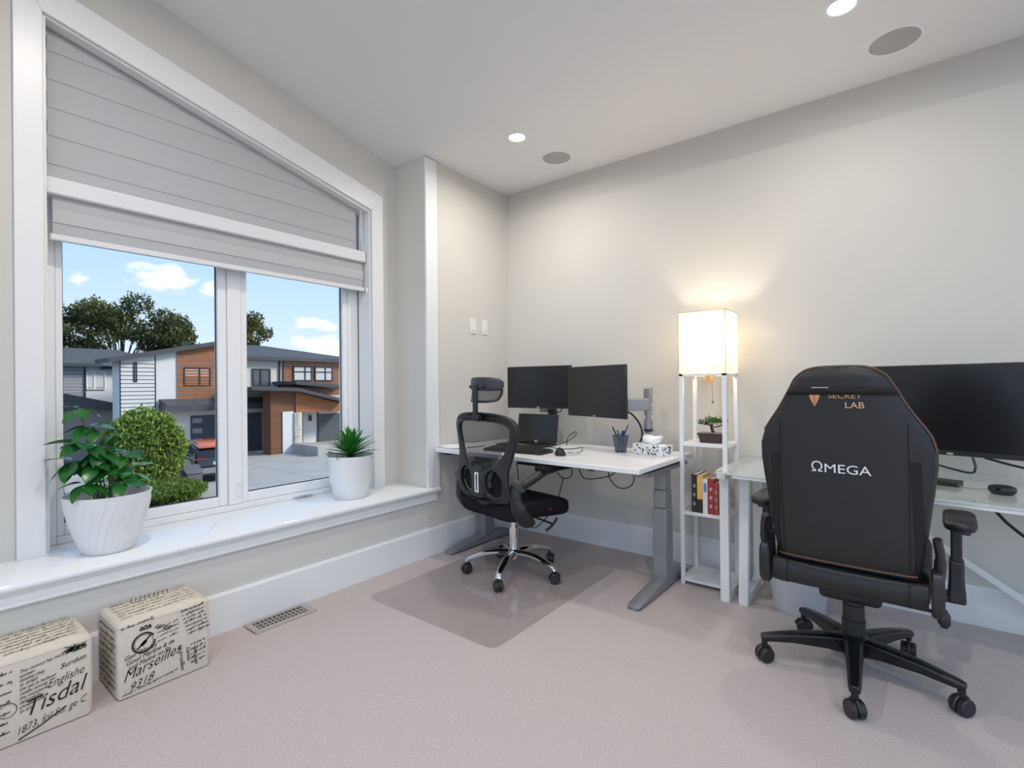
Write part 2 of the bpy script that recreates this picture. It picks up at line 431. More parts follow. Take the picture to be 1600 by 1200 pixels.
MB().prism([(by0 + 2, bt(by0) - 2.09 - .03), (by1 + 2, bt(by1) - 2.09 - .03), (by1 + 2, bt(by1) - 2.09), (by0 + 2, bt(by0) - 2.09)], 'x', -.02, -.002).build('head_rail', m_rail, ub, bevel=.003)

lb = empty('zebra_blind', (-.355, -2, 2.013), label='lower roller blind with white headrail and banded fabric half raised', cat='blind')
MB().box(-.045, .022, -2.774 + 2, -1.140 + 2, 0, .076).build('headrail', m_rail, lb, bevel=.008)
for z0, z1, m, dx in ((-.062, 0.0, m_blind, 0), (-.118, -.058, m_sheer, .006), (-.172, -.114, m_blind, .002)):
    MB().box(-.006 + dx, -.003 + dx, -2.748 + 2, -1.150 + 2, z0, z1).build('fabric_band', m, lb, smooth=0)
MB().box(-.012, .010, -2.758 + 2, -1.140 + 2, -.197, -.170).build('bottom_bar', m_rail, lb, bevel=.004)
b = MB(); b.tube(catmull([(.012, -1.168 + 2, .36), (.012, -1.165 + 2, .22), (.015, -1.168 + 2, .11), (.03, -1.142 + 2, .07), (.03, -1.136 + 2, .02), (.026, -1.142 + 2, -.10), (.026, -1.144 + 2, -.18)], 5), .0025, 6)
b.tube(catmull([(.012, -1.178 + 2, .36), (.012, -1.178 + 2, .20), (.02, -1.165 + 2, .09)], 5), .0025, 6)
b.build('chain', m_rail, lb)
MB().ball((.028, -1.144 + 2, -.19), .008, .008, .02).build('chain_weight', m_vinyl, lb)

# ------------------------------------------------------------------ downlights, ceiling speakers, switches, vent
m_lens = mat('lamp_lens', (1, .97, .92), .5, emit=9)
m_grille = mat('speaker_grille', (.46, .46, .46), .7, bump=.4, bscale=900)
def downlight(x, y, label, power=1.0):
    z = cz(y); t = empty('downlight', (x, y, z), label=label, cat='ceiling light', group='recessed ceiling lights')
    MB().lathe([(.048, -.002), (.052, -.006), (.066, -.005), (.070, 0), (.048, 0)], 40, caps=False).build('trim_ring', m_vinyl, t)
    MB().lathe([(.0005, -.0015), (.030, -.002), (.049, -.001), (.049, .001), (.0005, .001)], 32).build('lens', m_lens, t)
    l = bpy.data.lights.new('downlight_lamp', 'AREA'); l.shape = 'DISK'; l.size = .10; l.energy = DOWNLIGHT_W * power; l.color = (1, .95, .88); l.spread = math.radians(170)
    lo = bpy.data.objects.new('downlight_lamp', l); C.objects.link(lo); lo.parent = t; lo.location = (0, 0, -.012)
downlight(.659, -.72, 'small round recessed light in the ceiling corner near the window trim', .95)
downlight(2.38, -.74, 'bright recessed light cut by the top edge of the picture', .55)
for (x, y, n) in ((.9, -2.7, 'added unseen fill light in the sloped ceiling over the chair mat side'), (2.7, -2.7, 'added unseen fill light in the sloped ceiling over the middle of the room'),
                  (4.2, -2.9, 'added unseen fill light in the sloped ceiling at the far side'), (2.4, -4.4, 'added unseen fill light at the high end of the ceiling')):
    downlight(x, y, n, 1.6)  # unseen fill lamps added to brighten the room, stronger than the visible pair
def speaker(x, y, label):
    t = empty('ceiling_speaker', (x, y, H), label=label, cat='speaker', group='in-ceiling speakers')
    MB().lathe([(.096, -.001), (.096, -.006), (.110, -.005), (.114, 0)], 48, caps=False).build('bezel', m_vinyl, t)
    MB().lathe([(.0005, -.008), (.06, -.0075), (.094, -.005), (.095, -.001), (.0005, -.001)], 48).build('grille', m_grille, t)
speaker(.70, -.325, 'round grey ceiling speaker in the far corner beside a small light')
speaker(2.55, -.335, 'larger looking round grey ceiling speaker near the upper right corner')

m_plate = mat('switch_plate', (.80, .79, .76), .35)
def switch(y, label, screws):
    t = empty('light_switch', (0, y, 1.612), label=label, cat='switch', group='wall switches by the corner')
    MB().box(0, .006, -.034, .034, -.058, .058).build('plate', m_plate, t, bevel=.003)
    r = MB().box(.006, .010, -.016, .016, -.034, .034).build('rocker', m_plate, t, bevel=.002)
    if screws:
        for s_ in (-1, 1): MB().cyl((.006, 0, s_ * .047), (.0075, 0, s_ * .047), .004, n=10).build('screw', mat('screw_metal', (.4, .4, .38), .4, .8), t)
switch(-.427, 'white switch plate nearer the alcove trim', True)
switch(-.296, 'plain greige toned plate nearer the room corner', False)

m_vent = mat('vent_metal', (.42, .37, .33), .45)
t = empty('floor_vent', (.095, -1.975, 0), label='taupe metal floor register beside the baseboard', cat='vent')
b = MB(); b.box(-.066, -.044, -.155, .155, 0, .008); b.box(.044, .066, -.155, .155, 0, .008); b.box(-.044, .044, -.155, -.125, 0, .008); b.box(-.044, .044, .125, .155, 0, .008)
b.build('frame', m_vent, t, bevel=.002)
MB().box(-.044, .044, -.125, .125, 0, .001).build('duct_opening', mat('duct_dark', (.012, .010, .008), .9), t)
for k in range(12):
    yy = -.113 + k * .0206
    MB().box(-.044, .044, yy - .0022, yy + .0022, .001, .0065).build('slat', m_vent, t)
for xx in (-.015, .015): MB().box(xx - .0025, xx + .0025, -.125, .125, .001, .0068).build('cross_bar', m_vent, t)

# ------------------------------------------------------------------ chair mat
m_mat = mix_transparent('clear_vinyl', (.42, .37, .365), .07, .14, (.955, .95, .95))
o = MB().prism(rrect(.232, 1.145, -1.565, -.355, .05), 'z', .001, .004).build('chair_mat', m_mat, smooth=0)
tag(o, 'clear plastic chair mat with rounded corners on the carpet', 'chair mat')

# ------------------------------------------------------------------ standing desk
m_dtop = mat('white_laminate', (.82, .82, .815), .30)
m_steel = mat('silver_powder_coat', (.26, .265, .275), .45, .35)
m_dsteel = mat('dark_grey_plastic', (.10, .10, .105), .5)
m_black = mat('black_plastic', (.016, .016, .018), .42)
m_gloss_black = mat('gloss_black', (.008, .008, .009), .18)
m_cable = mat('black_cable', (.012, .012, .012), .5)
m_screen = mat('dark_screen', (.010, .010, .011), .24)
DZ = .735
D = empty('standing_desk', (.79, -.49, 0), R_(-1.2), label='white topped standing desk on grey steel legs', cat='desk')
MB().box(-.748, .748, -.385, .377, DZ - .027, DZ).build('desktop', m_dtop, D, bevel=.003)
MB().box(-.60, .60, -.04, .04, DZ - .075, DZ - .030).build('cross_beam', m_dsteel, D, bevel=.004)
def foot_profile(L0, L1, wdt):
    rings = []
    for y, hh, ww in ((L0, .022, wdt * .36), (L0 + .02, .030, wdt * .48), (L0 + .12, .042, wdt * .5), (-.06, .066, wdt * .5), (.12, .066, wdt * .5), (L1 - .05, .042, wdt * .5), (L1, .026, wdt * .4)):
        rings.append([(-ww, y, .012), (ww, y, .012), (ww, y, hh - .006), (ww * .75, y, hh), (-ww * .75, y, hh), (-ww, y, hh - .006)])
    return rings
for sx, yoff in ((-.685, .0), (.685, .0)):
    lg = empty('leg', (sx, .055 + yoff, 0)); lg.parent = D
    MB().loft(foot_profile(-.395, .30, .075)).build('foot', m_steel, lg, bevel=.004)
    MB().box(-.040, .040, -.050, .050, .060, .455).build('column', m_steel, lg, bevel=.004)
    MB().box(-.0365, .0365, -.0465, .0465, .457, .558).build('column', m_steel, lg, bevel=.004)
    MB().box(-.033, .033, -.043, .043, .560, .668).build('column', m_steel, lg, bevel=.004)
    MB().box(-.045, .045, -.30, .28, .668, .690).build('top_bracket', m_steel, lg, bevel=.004)
    MB().box(-.025, .025, -.31, .29, .690, .707).build('side_rail', m_dsteel, lg, bevel=.002)
    for yy in (-.375, .28): MB().lathe([(.016, 0), (.018, .004), (.018, .011), (.006, .014)], 16, c=(0, yy, 0)).build('levelling_pad', mat('pad_metal', (.5, .5, .5), .3, .7), lg)
MB().box(-.10, .12, -.30, -.10, DZ - .062, DZ - .028).build('control_box', m_black, D, bevel=.004)
MB().box(.28, .50, -.27, -.20, DZ - .052, DZ - .028).build('power_strip', m_black, D, bevel=.004)
MB().box(-.69, -.63, -.365, -.31, DZ - .042, DZ - .028).build('height_switch', m_black, D, bevel=.003)

def cable(name, pts, label, group=None, r=.0032, m=None, n=7):
    p0 = Vector(pts[0]); o = MB().tube([p - p0 for p in catmull(pts, n)], r, 7).build(name, m or m_cable)
    o.location = p0
    return tag(o, label, 'cable', group)
gcab = 'loose cables hanging under the white desk'
zt_ = DZ - .030
cable('hanging_cable', [(.90, -.70, zt_), (.905, -.70, .66), (.95, -.68, .60), (1.00, -.66, .62), (.985, -.65, zt_)], 'short black cable loop hanging under the desk beside the chair arm', gcab)
cable('hanging_cable', [(1.045, -.66, zt_), (1.055, -.66, .65), (1.09, -.66, .61), (1.16, -.62, .612), (1.24, -.60, .64), (1.28, -.58, zt_)], 'long sagging black cable between the control box and power strip', gcab)
cable('hanging_cable', [(1.05, -.62, zt_), (1.08, -.62, .66), (1.13, -.62, .655), (1.17, -.60, zt_)], 'shallow black cable loop close under the desktop', gcab)
cable('hanging_cable', [(1.24, -.66, zt_), (1.25, -.66, .63), (1.30, -.64, .575), (1.37, -.62, .60), (1.385, -.61, zt_)], 'round black cable loop hanging under the right half of the desktop', gcab)
cable('floor_cable', [(.40, -.42, .61), (.46, -.46, .42), (.54, -.50, .26), (.62, -.53, .21), (.72, -.55, .28), (.82, -.56, .40), (.88, -.56, .58)], 'black cable drooping low behind the chrome chair column')

# papers
t = empty('paper_stack', (.115, -.69, DZ), R_(-14), label='loose white papers stacked at the window end of the desk', cat='papers')
for k, (a, dx) in enumerate(((0, 0), (7, .012), (-9, -.01), (3, .02))):
    MB().box(-.10, .10, -.14, .14, k * .0022, k * .0022 + .0016, M=RZ(R_(a)) @ T(dx, 0, 0)).build('sheet', mat('paper', (.83, .83, .81), .8), t, smooth=0)

# ------------------------------------------------------------------ monitors on arms
def monitor(name, p0, p1, z0, z1, label, group, chin=.016):
    """panel between two top corners seen from the front (left, right)"""
    a, b_ = Vector((*p0, 0)), Vector((*p1, 0)); d = b_ - a; Lg = d.length
    t = empty(name, ((a + b_) / 2).to_tuple()[:2] + (z0,), math.atan2(d.y, d.x), label=label, cat='monitor', group=group)
    hh = z1 - z0
    MB().box(-Lg / 2, Lg / 2, -.012, .012, 0, hh).build('bezel', m_black, t, bevel=.003)
    MB().box(-Lg / 2 + .006, Lg / 2 - .006, -.0130, -.0122, chin, hh - .006).build('screen', m_screen, t, smooth=0)
    MB().box(-Lg * .30, Lg * .30, .012, .040, hh * .15, hh * .8).build('housing', m_black, t, bevel=.012)
    MB().box(-.011, .011, -.0134, -.0124, .004, .011).build('badge', mat('badge_grey', (.45, .45, .47), .3), t, smooth=0)
    return t
monitor('monitor', (.228, -.29), (.748, -.235), .992, 1.297, 'dark flat monitor above the laptop, furthest from the floor lamp', 'desk monitors')
monitor('monitor', (.800, -.352), (1.305, -.548), .957, 1.277, 'dark flat monitor angled inwards between laptop and pen cup', 'desk monitors')
m_arm = mat('arm_silver', (.34, .345, .355), .4, .4)
A = empty('monitor_stand', (1.29, -.20, DZ), label='grey articulated monitor arm on a pole behind the tissue box', cat='monitor stand')
MB().cyl((0, 0, 0), (0, 0, .40), .017, n=20).build('pole', m_arm, A)
MB().lathe([(.045, 0), (.045, .012), (.03, .02), (.022, .05), (.022, .06)], 24).build('pole_base', m_arm, A)
MB().lathe([(.026, 0), (.028, .03), (.026, .06)], 24, c=(0, 0, .14)).build('collar', m_arm, A)
MB().lathe([(.028, 0), (.028, .016)], 24, c=(0, 0, .125)).build('clamp_ring', m_black, A)
MB().lathe([(.025, 0), (.025, .055)], 24, c=(0, 0, .23)).build('collar', m_arm, A)
MB().box(-.022, .022, -.022, .022, .30, .40).build('pole_cap', m_arm, A, bevel=.004)
MB().box(-.14, .0, -.035, .0, .255, .335, M=RZ(R_(38))).build('arm', m_arm, A, bevel=.008)
MB().box(-.20, -.10, -.19, -.15, .27, .33).build('arm_head', m_black, A, bevel=.006)
MB().tube(catmull([(-.13, -.14, .26), (-.07, -.10, .24), (-.03, -.06, .17), (-.02, -.05, .10), (-.06, -.02, .03)], 6), .006, 8).build('arm_cable', m_cable, A)
A2 = empty('monitor_stand', (.53, -.125, DZ), label='grey monitor arm post standing behind the open laptop', cat='monitor stand')
MB().cyl((0, 0, 0), (0, 0, .36), .017, n=20).build('pole', m_arm, A2)
MB().lathe([(.045, 0), (.045, .012), (.03, .02)], 24).build('pole_base', m_arm, A2)
MB().box(-.10, -.03, -.05, .02, .225, .252).build('bracket', m_arm, A2, bevel=.004)
MB().box(-.02, .03, -.06, .0, .17, .25).build('clamp', m_black, A2, bevel=.01)
MB().tube(catmull([(.02, -.05, .25), (.05, -.05, .225), (.09, -.05, .235), (.10, -.05, .27)], 6), .004, 7).build('arm_cable', m_cable, A2)

# ------------------------------------------------------------------ laptop, keyboard, mice, cup, tissue box
Lp = empty('laptop', (.485, -.30, DZ), R_(0), label='open black laptop under the left monitor', cat='laptop')
MB().box(-.175, .175, -.235, 0, .002, .018).build('base', m_black, Lp, bevel=.003)
b = MB()
for r in range(5):
    for k in range(13): b.box(-.150 + k * .0232, -.150 + k * .0232 + .019, -.125 + r * .021, -.125 + r * .021 + .017, .018, .0195)
tag(b.build('keys', m_gloss_black, Lp, smooth=0), kind='stuff')
MB().box(-.045, .045, -.215, -.150, .018, .0186).build('touchpad', m_dsteel, Lp, smooth=0)
Ms = T(0, 0, .018) @ Matrix.Rotation(R_(-9), 4, 'X')
MB().box(-.175, .175, 0, .007, 0, .200, M=Ms).build('lid', m_black, Lp, bevel=.002)
MB().box(-.168, .168, -.0010, -.0002, .014, .194, M=Ms).build('screen', m_screen, Lp, smooth=0)
MB().box(-.012, .012, -.0012, -.0002, .004, .010, M=Ms).build('badge', mat('badge_light', (.7, .7, .72), .3), Lp, smooth=0)
K = empty('keyboard', (.615, -.690, DZ), R_(2), label='full size black keyboard in front of the laptop', cat='keyboard')
MB().prism([(-.075, 0), (.075, 0), (.075, .020), (-.075, .012)], 'x', -.225, .225).build('base', m_black, K, bevel=.003)
b = MB()
for r in range(6):
    for k in range(19): b.box(-.212 + k * .0225, -.212 + k * .0225 + .019, -.066 + r * .0225, -.066 + r * .0225 + .0185, .012, .0195 + r * .0012)
tag(b.build('keys', mat('key_plastic', (.03, .03, .032), .5), K, smooth=0), kind='stuff')
o = MB().lathe([(.0005, 0), (.060, 0), (.062, .004), (.058, .007), (.0005, .007)], 32, c=(0, 0, 0), sx=1.05, sy=.85).build('mouse_pad', mat('grey_pad', (.52, .52, .51), .6))
o.location = (.968, -.62, DZ); o.rotation_euler = (0, 0, R_(35)); tag(o, 'pale grey oval wrist pad under the black mouse', 'mouse pad')
def mouse(name, loc, rz, label, s=1.0):
    t = empty(name, loc, rz, label=label, cat='computer mouse')
    rings = []
    for y, wd, hh in ((-.055, .016, .012), (-.050, .026, .022), (-.03, .031, .034), (0, .031, .037), (.03, .029, .030), (.05, .024, .018), (.056, .014, .010)):
        rings.append([(s * wd * math.cos(a), s * y, s * max(0.0, hh * math.sin(a))) for a in [math.pi * k / 10 for k in range(11)]])
    MB().loft(rings).build('shell', m_gloss_black, t, smooth=60)
    MB().cyl((-.004 * s, .025 * s, .034 * s), (.004 * s, .025 * s, .034 * s), .006 * s, n=12).build('scroll_wheel', m_dsteel, t)
    return t
mouse('computer_mouse', (.928, -.675, DZ + .0075), R_(40), 'small black mouse on the grey pad of the white desk')
cable('mouse_cable', [(.95, -.615, DZ + .012), (.97, -.55, DZ + .004), (.95, -.45, DZ + .004), (.90, -.36, DZ + .004)], 'thin black cable running from the mouse towards the monitors', r=.0018)
cable('laptop_cable', [(.672, -.35, DZ + .01), (.74, -.32, DZ + .03), (.80, -.28, DZ + .075), (.75, -.20, DZ + .095), (.70, -.22, DZ + .05), (.72, -.26, DZ + .006)], 'black cable curling up beside the laptop screen', r=.003)
cable('desk_cable', [(.66, -.40, DZ + .004), (.76, -.44, DZ + .004), (.84, -.42, DZ + .004), (.87, -.30, DZ + .004)], 'thin dark cable lying on the white desk by the laptop', r=.0025)

m_meshcup = mix_transparent('wire_mesh', (.07, .09, .13), .62, .4, (1, 1, 1), False)
cup = empty('pen_cup', (1.168, -.345, DZ), label='dark blue wire mesh pen cup near the tissue box', cat='pen cup')
MB().lathe([(.034, .002), (.050, .102)], 28, caps=False).build('mesh_wall', m_meshcup, cup)
MB().lathe([(.034, 0), (.036, .002), (.036, .006), (.033, .006)], 28).build('base_ring', mat('cup_blue', (.06, .08, .12), .4), cup)
MB().tube([(.050 * math.cos(a), .050 * math.sin(a), .102) for a in [2 * math.pi * k / 28 for k in range(28)]], .0022, 6, closed=True).build('rim', MATS['cup_blue'], cup)
penm = [mat('pen_black', (.02, .02, .025), .3), mat('pen_navy', (.03, .06, .16), .3), mat('pen_grey', (.16, .17, .2), .3), mat('pen_navy2', (.05, .08, .2), .35), mat('pen_black2', (.015, .015, .02), .3)]
for k, (bx_, by_, tx, ty, h_, rr, lab) in enumerate((( .015, .008, -.050, -.012, .150, .0042, 'black pen leaning to the window side of the mesh cup'),
        (-.02, .0, .047, .012, .165, .0038, 'tall thin dark pencil leaning towards the monitor arm'), (.022, -.01, -.030, .018, .128, .0062, 'thick navy marker in the mesh cup'),
        (-.016, -.012, .022, -.012, .130, .0062, 'thick blue grey marker crossing the others in the cup'), (0, .018, .010, .028, .125, .005, 'short dark pen at the back of the mesh cup'))):
    t = empty('pen', (1.168, -.345, DZ + .008), label=lab, cat='pen', group='pens in the mesh cup')
    p0 = Vector((bx_, by_, 0)); p1 = Vector((tx, ty, h_)); dv = p1 - p0
    MB().cyl(p0, p0 + dv * .72, rr, n=10).build('barrel', penm[k], t); MB().tube([p0 + dv * .72, p0 + dv * .95, p1], [rr * 1.12, rr * 1.12, rr * .6], 10).build('cap', penm[k], t)

tb = empty('tissue_box', (1.375, -.345, DZ + .0006), R_(-16), label='white tissue box printed with blue grey leaves on the desk corner', cat='tissue box')
MB().box(-.108, .108, -.052, .052, 0, .062).build('carton', mat('carton_white', (.80, .80, .80), .6), tb, bevel=.002)
random.seed(5); b = MB()
def leafprint(M, L_, w_):
    b.add([(0, 0, 0), (L_ * .3, w_, 0), (L_ * .7, w_ * .8, 0), (L_, 0, 0), (L_ * .7, -w_ * .8, 0), (L_ * .3, -w_, 0)], [(0, 1, 2, 3, 4, 5)], M)
for face in range(3):
    for k in range(26 if face == 0 else 15):
        if face == 0: M = frame_m((random.uniform(-.095, .085), -.0525, random.uniform(.008, .054)), (1, 0, 0), (0, 0, 1))
        elif face == 1: M = frame_m((.1085, random.uniform(-.045, .04), random.uniform(.008, .054)), (0, 1, 0), (0, 0, 1))
        else: M = frame_m((random.uniform(-.10, .09), random.uniform(-.048, .048), .0625), (1, 0, 0), (0, 1, 0))
        leafprint(M @ RZ(random.uniform(0, 6.28)), random.uniform(.012, .024), random.uniform(.003, .006))
tag(b.build('leaf_print', mat('print_blue_grey', (.16, .18, .24), .7, col2=(.03, .03, .04), vscale=30), tb, smooth=0), kind='stuff')
rings = []
for j, (zz, rx, ry, ox) in enumerate(((.060, .055, .016, 0), (.075, .060, .030, -.004), (.092, .066, .034, -.002), (.104, .072, .026, .012), (.112, .066, .012, .022))):
    rings.append([(ox + rx * math.cos(a) + .006 * math.sin(3 * a + j), ry * math.sin(a) + .006 * math.cos(4 * a + j), zz + .012 * math.sin(2 * a + 1 + j * .3)) for a in [2 * math.pi * k / 20 for k in range(20)]])
subsurf(MB().loft(rings).build('tissue', mat('tissue_paper', (.86, .86, .86), .9), tb), 1)

# ------------------------------------------------------------------ black mesh office chair with chrome base
m_frame = mat('chair_black_plastic', (.014, .0145, .016), .42)
m_seatf = mat('black_fabric', (.012, .012, .013), .95, bump=.3, bscale=600, spec=.2)
m_mesh = mix_transparent('black_chair_mesh', (.015, .015, .017), .68, .8, (1, 1, 1), False)
m_chrome = mat('chrome', (.78, .76, .74), .09, 1.0)
OC = empty('office_chair', (.665, -.80, .004), R_(-12), label='black mesh office chair with headrest on chrome star base', cat='chair')
def caster(parent, x, y, ang, r=.030, wdt=.022, m=m_black, z=0.0):
    t = empty('caster', (x, y, z), ang); t.parent = parent
    for s_ in (-1, 1):
        MB().lathe([(.004, -wdt * .5), (r * .86, -wdt * .5), (r, -wdt * .3), (r, wdt * .3), (r * .86, wdt * .5), (.004, wdt * .5)], 24,
                   M=T(0, s_ * (wdt * .5 + .002), r) @ Matrix.Rotation(R_(90), 4, 'X')).build('wheel', m, t)
    b = MB(); b.tube([(-r * 1.08 * math.cos(R_(a)), 0, r + r * 1.08 * math.sin(R_(a))) for a in range(-10, 171, 20)], .0055, 6)
    b.cyl((0, 0, r * 1.9), (0, 0, r * 2.5), .007, n=10)
    b.build('hood', m, t)
def star(parent, angs, R, zc, zt, m, rr, cast):
    for a in angs:
        ca, sa = math.cos(a), math.sin(a)
        pts = [(ca * q * R, sa * q * R, z_) for q, z_ in ((.10, zc), (.35, zc + .004), (.60, zc - .004), (.82, zc - .024), (.96, zt + .018), (1.0, zt))]
        MB().tube(catmull(pts, 5), [rr * (1.15 - .45 * k / 25) for k in range(26)], 10, flat=.75).build('base_arm', m, parent)
        caster(parent, ca * R, sa * R, a + cast)
# star orientation: casters seen at front, left, right, back-right, back-left
star(OC, [R_(-79 + 12 + 9 + 72 * k) for k in range(5)], .292, .128, .070, m_chrome, .023, R_(40))
MB().lathe([(.036, .10), (.040, .112), (.040, .140), (.030, .150)], 28).build('base_hub', m_chrome, OC)
MB().cyl((0, 0, .145), (0, 0, .285), .027, n=24).build('gas_sleeve', m_chrome, OC)
MB().cyl((0, 0, .283), (0, 0, .36), .016, n=20).build('gas_rod', m_chrome, OC)
MB().lathe([(.022, .085), (.026, .10)], 20).build('base_plug', m_chrome, OC)
MB().box(-.085, .085, -.12, .13, .345, .395).build('tilt_mechanism', m_black, OC, bevel=.012)
b = MB(); b.tube([(.08, .06, .358), (.255, .085, .338)], .006, 8); b.tube(catmull([(.235, .05, .300), (.250, .07, .318), (.262, .095, .345), (.268, .11, .372)], 4), .012, 8, flat=.6)
b.build('height_lever', m_black, OC)
# seat: rounded cushion
rings = []
for z_, s_ in ((.390, .90), (.402, .97), (.425, 1.0), (.455, 1.0), (.475, .985), (.486, .93), (.490, .80)):
    ring = []
    for (px, py) in smooth_loop([(-.245, -.22), (0, -.235), (.245, -.22), (.258, 0), (.25, .20), (.20, .262), (0, .275), (-.20, .262), (-.25, .20), (-.258, 0)], 4):
        fr = max(0, (py - .10)) * .18
        ring.append((px * s_, py * s_, z_ - fr))
    rings.append(ring)
MB().loft(rings).build('seat', m_seatf, OC, smooth=60)
b = MB(); b.add(*text_mesh('~', .05, .3), M=frame_m((.2595, .06, .43), (0, 1, 0), (0, 0, 1))); b.build('seat_logo', mat('red_thread', (.45, .02, .03), .7), OC, smooth=0)
# backrest frame with three openings
outer = smooth_loop([(0, 1.002), (.14, .995), (.225, .970), (.262, .915), (.248, .84), (.224, .76), (.208, .68), (.214, .60), (.218, .535), (.19, .500), (.10, .488), (0, .486),
                     (-.10, .488), (-.19, .500), (-.218, .535), (-.214, .60), (-.208, .68), (-.224, .76), (-.248, .84), (-.262, .915), (-.225, .970), (-.14, .995)], 4)
hole = smooth_loop([(0, .948), (.13, .946), (.205, .925), (.218, .88), (.192, .80), (.150, .735), (.10, .690), (.05, .672), (0, .668), (-.05, .672), (-.10, .690), (-.150, .735), (-.192, .80), (-.218, .88), (-.205, .925), (-.13, .946)], 4)
def oval(cx): return smooth_loop([(cx, .700 - .02), (cx + .055, .665 - .02), (cx + .065, .60), (cx + .045, .54), (cx, .525), (cx - .045, .54), (cx - .055, .60), (cx - .045, .645)], 4)
def back_y(x, z_): return -.245 - .05 * max(0, (z_ - .62)) + .9 * x * x * .7 - .03 * math.exp(-((z_ - .62) / .1) ** 2)
vs_, fs = plate_mesh([outer, hole, oval(.116), oval(-.116)], .030, .007)
MB().add([(v.x, v.y + back_y(v.x, v.z), v.z) for v in vs_], fs).build('back_frame', m_frame, OC, smooth=50)
def grid_surf(x0, x1, z0, z1, inside, off, nx=24, nz=24):
    b = MB(); idx = {}
    vs2 = []; fs2 = []
    for i in range(nx + 1):
        for j in range(nz + 1):
            x = x0 + (x1 - x0) * i / nx; z_ = z0 + (z1 - z0) * j / nz; vs2.append((x, back_y(x, z_) + off, z_))
    for i in range(nx):
        for j in range(nz):
            cx = x0 + (x1 - x0) * (i + .5) / nx; cz_ = z0 + (z1 - z0) * (j + .5) / nz
            if inside(cx, cz_): a = i * (nz + 1) + j; fs2.append((a, a + nz + 1, a + nz + 2, a + 1))
    return b.add(vs2, fs2)
grid_surf(-.235, .235, .655, .960, lambda x, z_: abs(x) < (.235 if z_ > .86 else .06 + (z_ - .655) * .86), .004).build('mesh_panel', m_mesh, OC)
# lumbar support with bright slot, spine, headrest
MB().add([(v.x, v.y - .272, v.z) for v in plate_mesh([smooth_loop([(-.028, .69), (.028, .69), (.045, .62), (.05, .53), (.03, .51), (-.03, .51), (-.05, .53), (-.045, .62)], 4)], .026, .006)[0]],
         plate_mesh([smooth_loop([(-.028, .69), (.028, .69), (.045, .62), (.05, .53), (.03, .51), (-.03, .51), (-.05, .53), (-.045, .62)], 4)], .026, .006)[1]).build('spine', m_frame, OC, smooth=50)
m_slot = mat('slot_silver', (.75, .75, .76), .3)
v2, f2 = plate_mesh([rrect(-.016, .016, .540, .655, .004), rrect(-.007, .007, .550, .645, .003)], .004, .0005)
MB().add([(v.x, v.y - .2875, v.z) for v in v2], f2).build('slot_trim', m_slot, OC, smooth=0)
for cx in (-.116, .116):
    rings = [[(cx + rr * math.cos(a), back_y(cx, .6) + .02 + dy, .605 + rr * 1.25 * math.sin(a)) for a in [2 * math.pi * k / 20 for k in range(20)]] for rr, dy in ((.058, .012), (.056, .03), (.03, .036), (.002, .038))]
    MB().loft(rings).build('lumbar_pad', m_seatf, OC, smooth=60)
b = MB(); b.box(-.17, .17, -.235, -.18, .415, .485); b.build('back_bracket', m_black, OC, bevel=.015, seg=3)
hs_ = empty('headrest', (0, 0, 0)); hs_.parent = OC
MB().box(-.016, .016, -.300, -.282, .955, 1.165, M=T(0, 0, 0)).build('post', m_frame, hs_, bevel=.005)
MB().box(-.026, .026, -.298, -.262, .952, .992).build('post_clamp', m_black, hs_, bevel=.006)
MB().box(-.06, .06, -.290, -.262, 1.140, 1.160).build('yoke', m_frame, hs_, bevel=.006)
def head_arc(u, t_):          # u across, t_ 0 bottom .. 1 top
    x = .132 * u * (1 - .10 * (1 - t_)); hh = 1.066 + .136 * t_
    return Vector((x, -.232 - .040 * (1 - u * u) + .028 * u * u + .018 * (t_ - .5), hh - .016 * u * u * (t_ - .35)))
N_ = 17; rings = []
for j in range(N_):
    u = -1 + 2 * j / (N_ - 1); e_ = .45 if abs(u) == 1 else 1.0 - .3 * u ** 6
    c_ = head_arc(u, .74); hh = .040 * e_; tk = .018 * e_
    rings.append([(c_.x, c_.y + tk * math.copysign(abs(math.cos(a)) ** .6, math.cos(a)), c_.z + hh * math.copysign(abs(math.sin(a)) ** .7, math.sin(a))) for a in [2 * math.pi * k / 18 for k in range(18)]])
MB().loft(rings).build('shell', mat('headrest_grey', (.036, .038, .044), .42), hs_, smooth=60)
rim = [head_arc(-1, .55)] + [head_arc(-1, .25), head_arc(-.90, .03)] + [head_arc(-.6 + .3 * k, -.02) for k in range(5)] + [head_arc(.90, .03), head_arc(1, .25), head_arc(1, .55)]
MB().tube(catmull(rim, 4), .0075, 8).build('lower_rim', m_black, hs_)
b = MB(); vs2 = []; fs2 = []
for i in range(13):
    for j in range(5): vs2.append(head_arc(-.97 + 1.94 * i / 12, .02 + .5 * j / 4) + Vector((0, .004, 0)))
for i in range(12):
    for j in range(4): fs2.append((i * 5 + j, (i + 1) * 5 + j, (i + 1) * 5 + j + 1, i * 5 + j + 1))
b.add(vs2, fs2).build('mesh_pad', m_mesh, hs_)
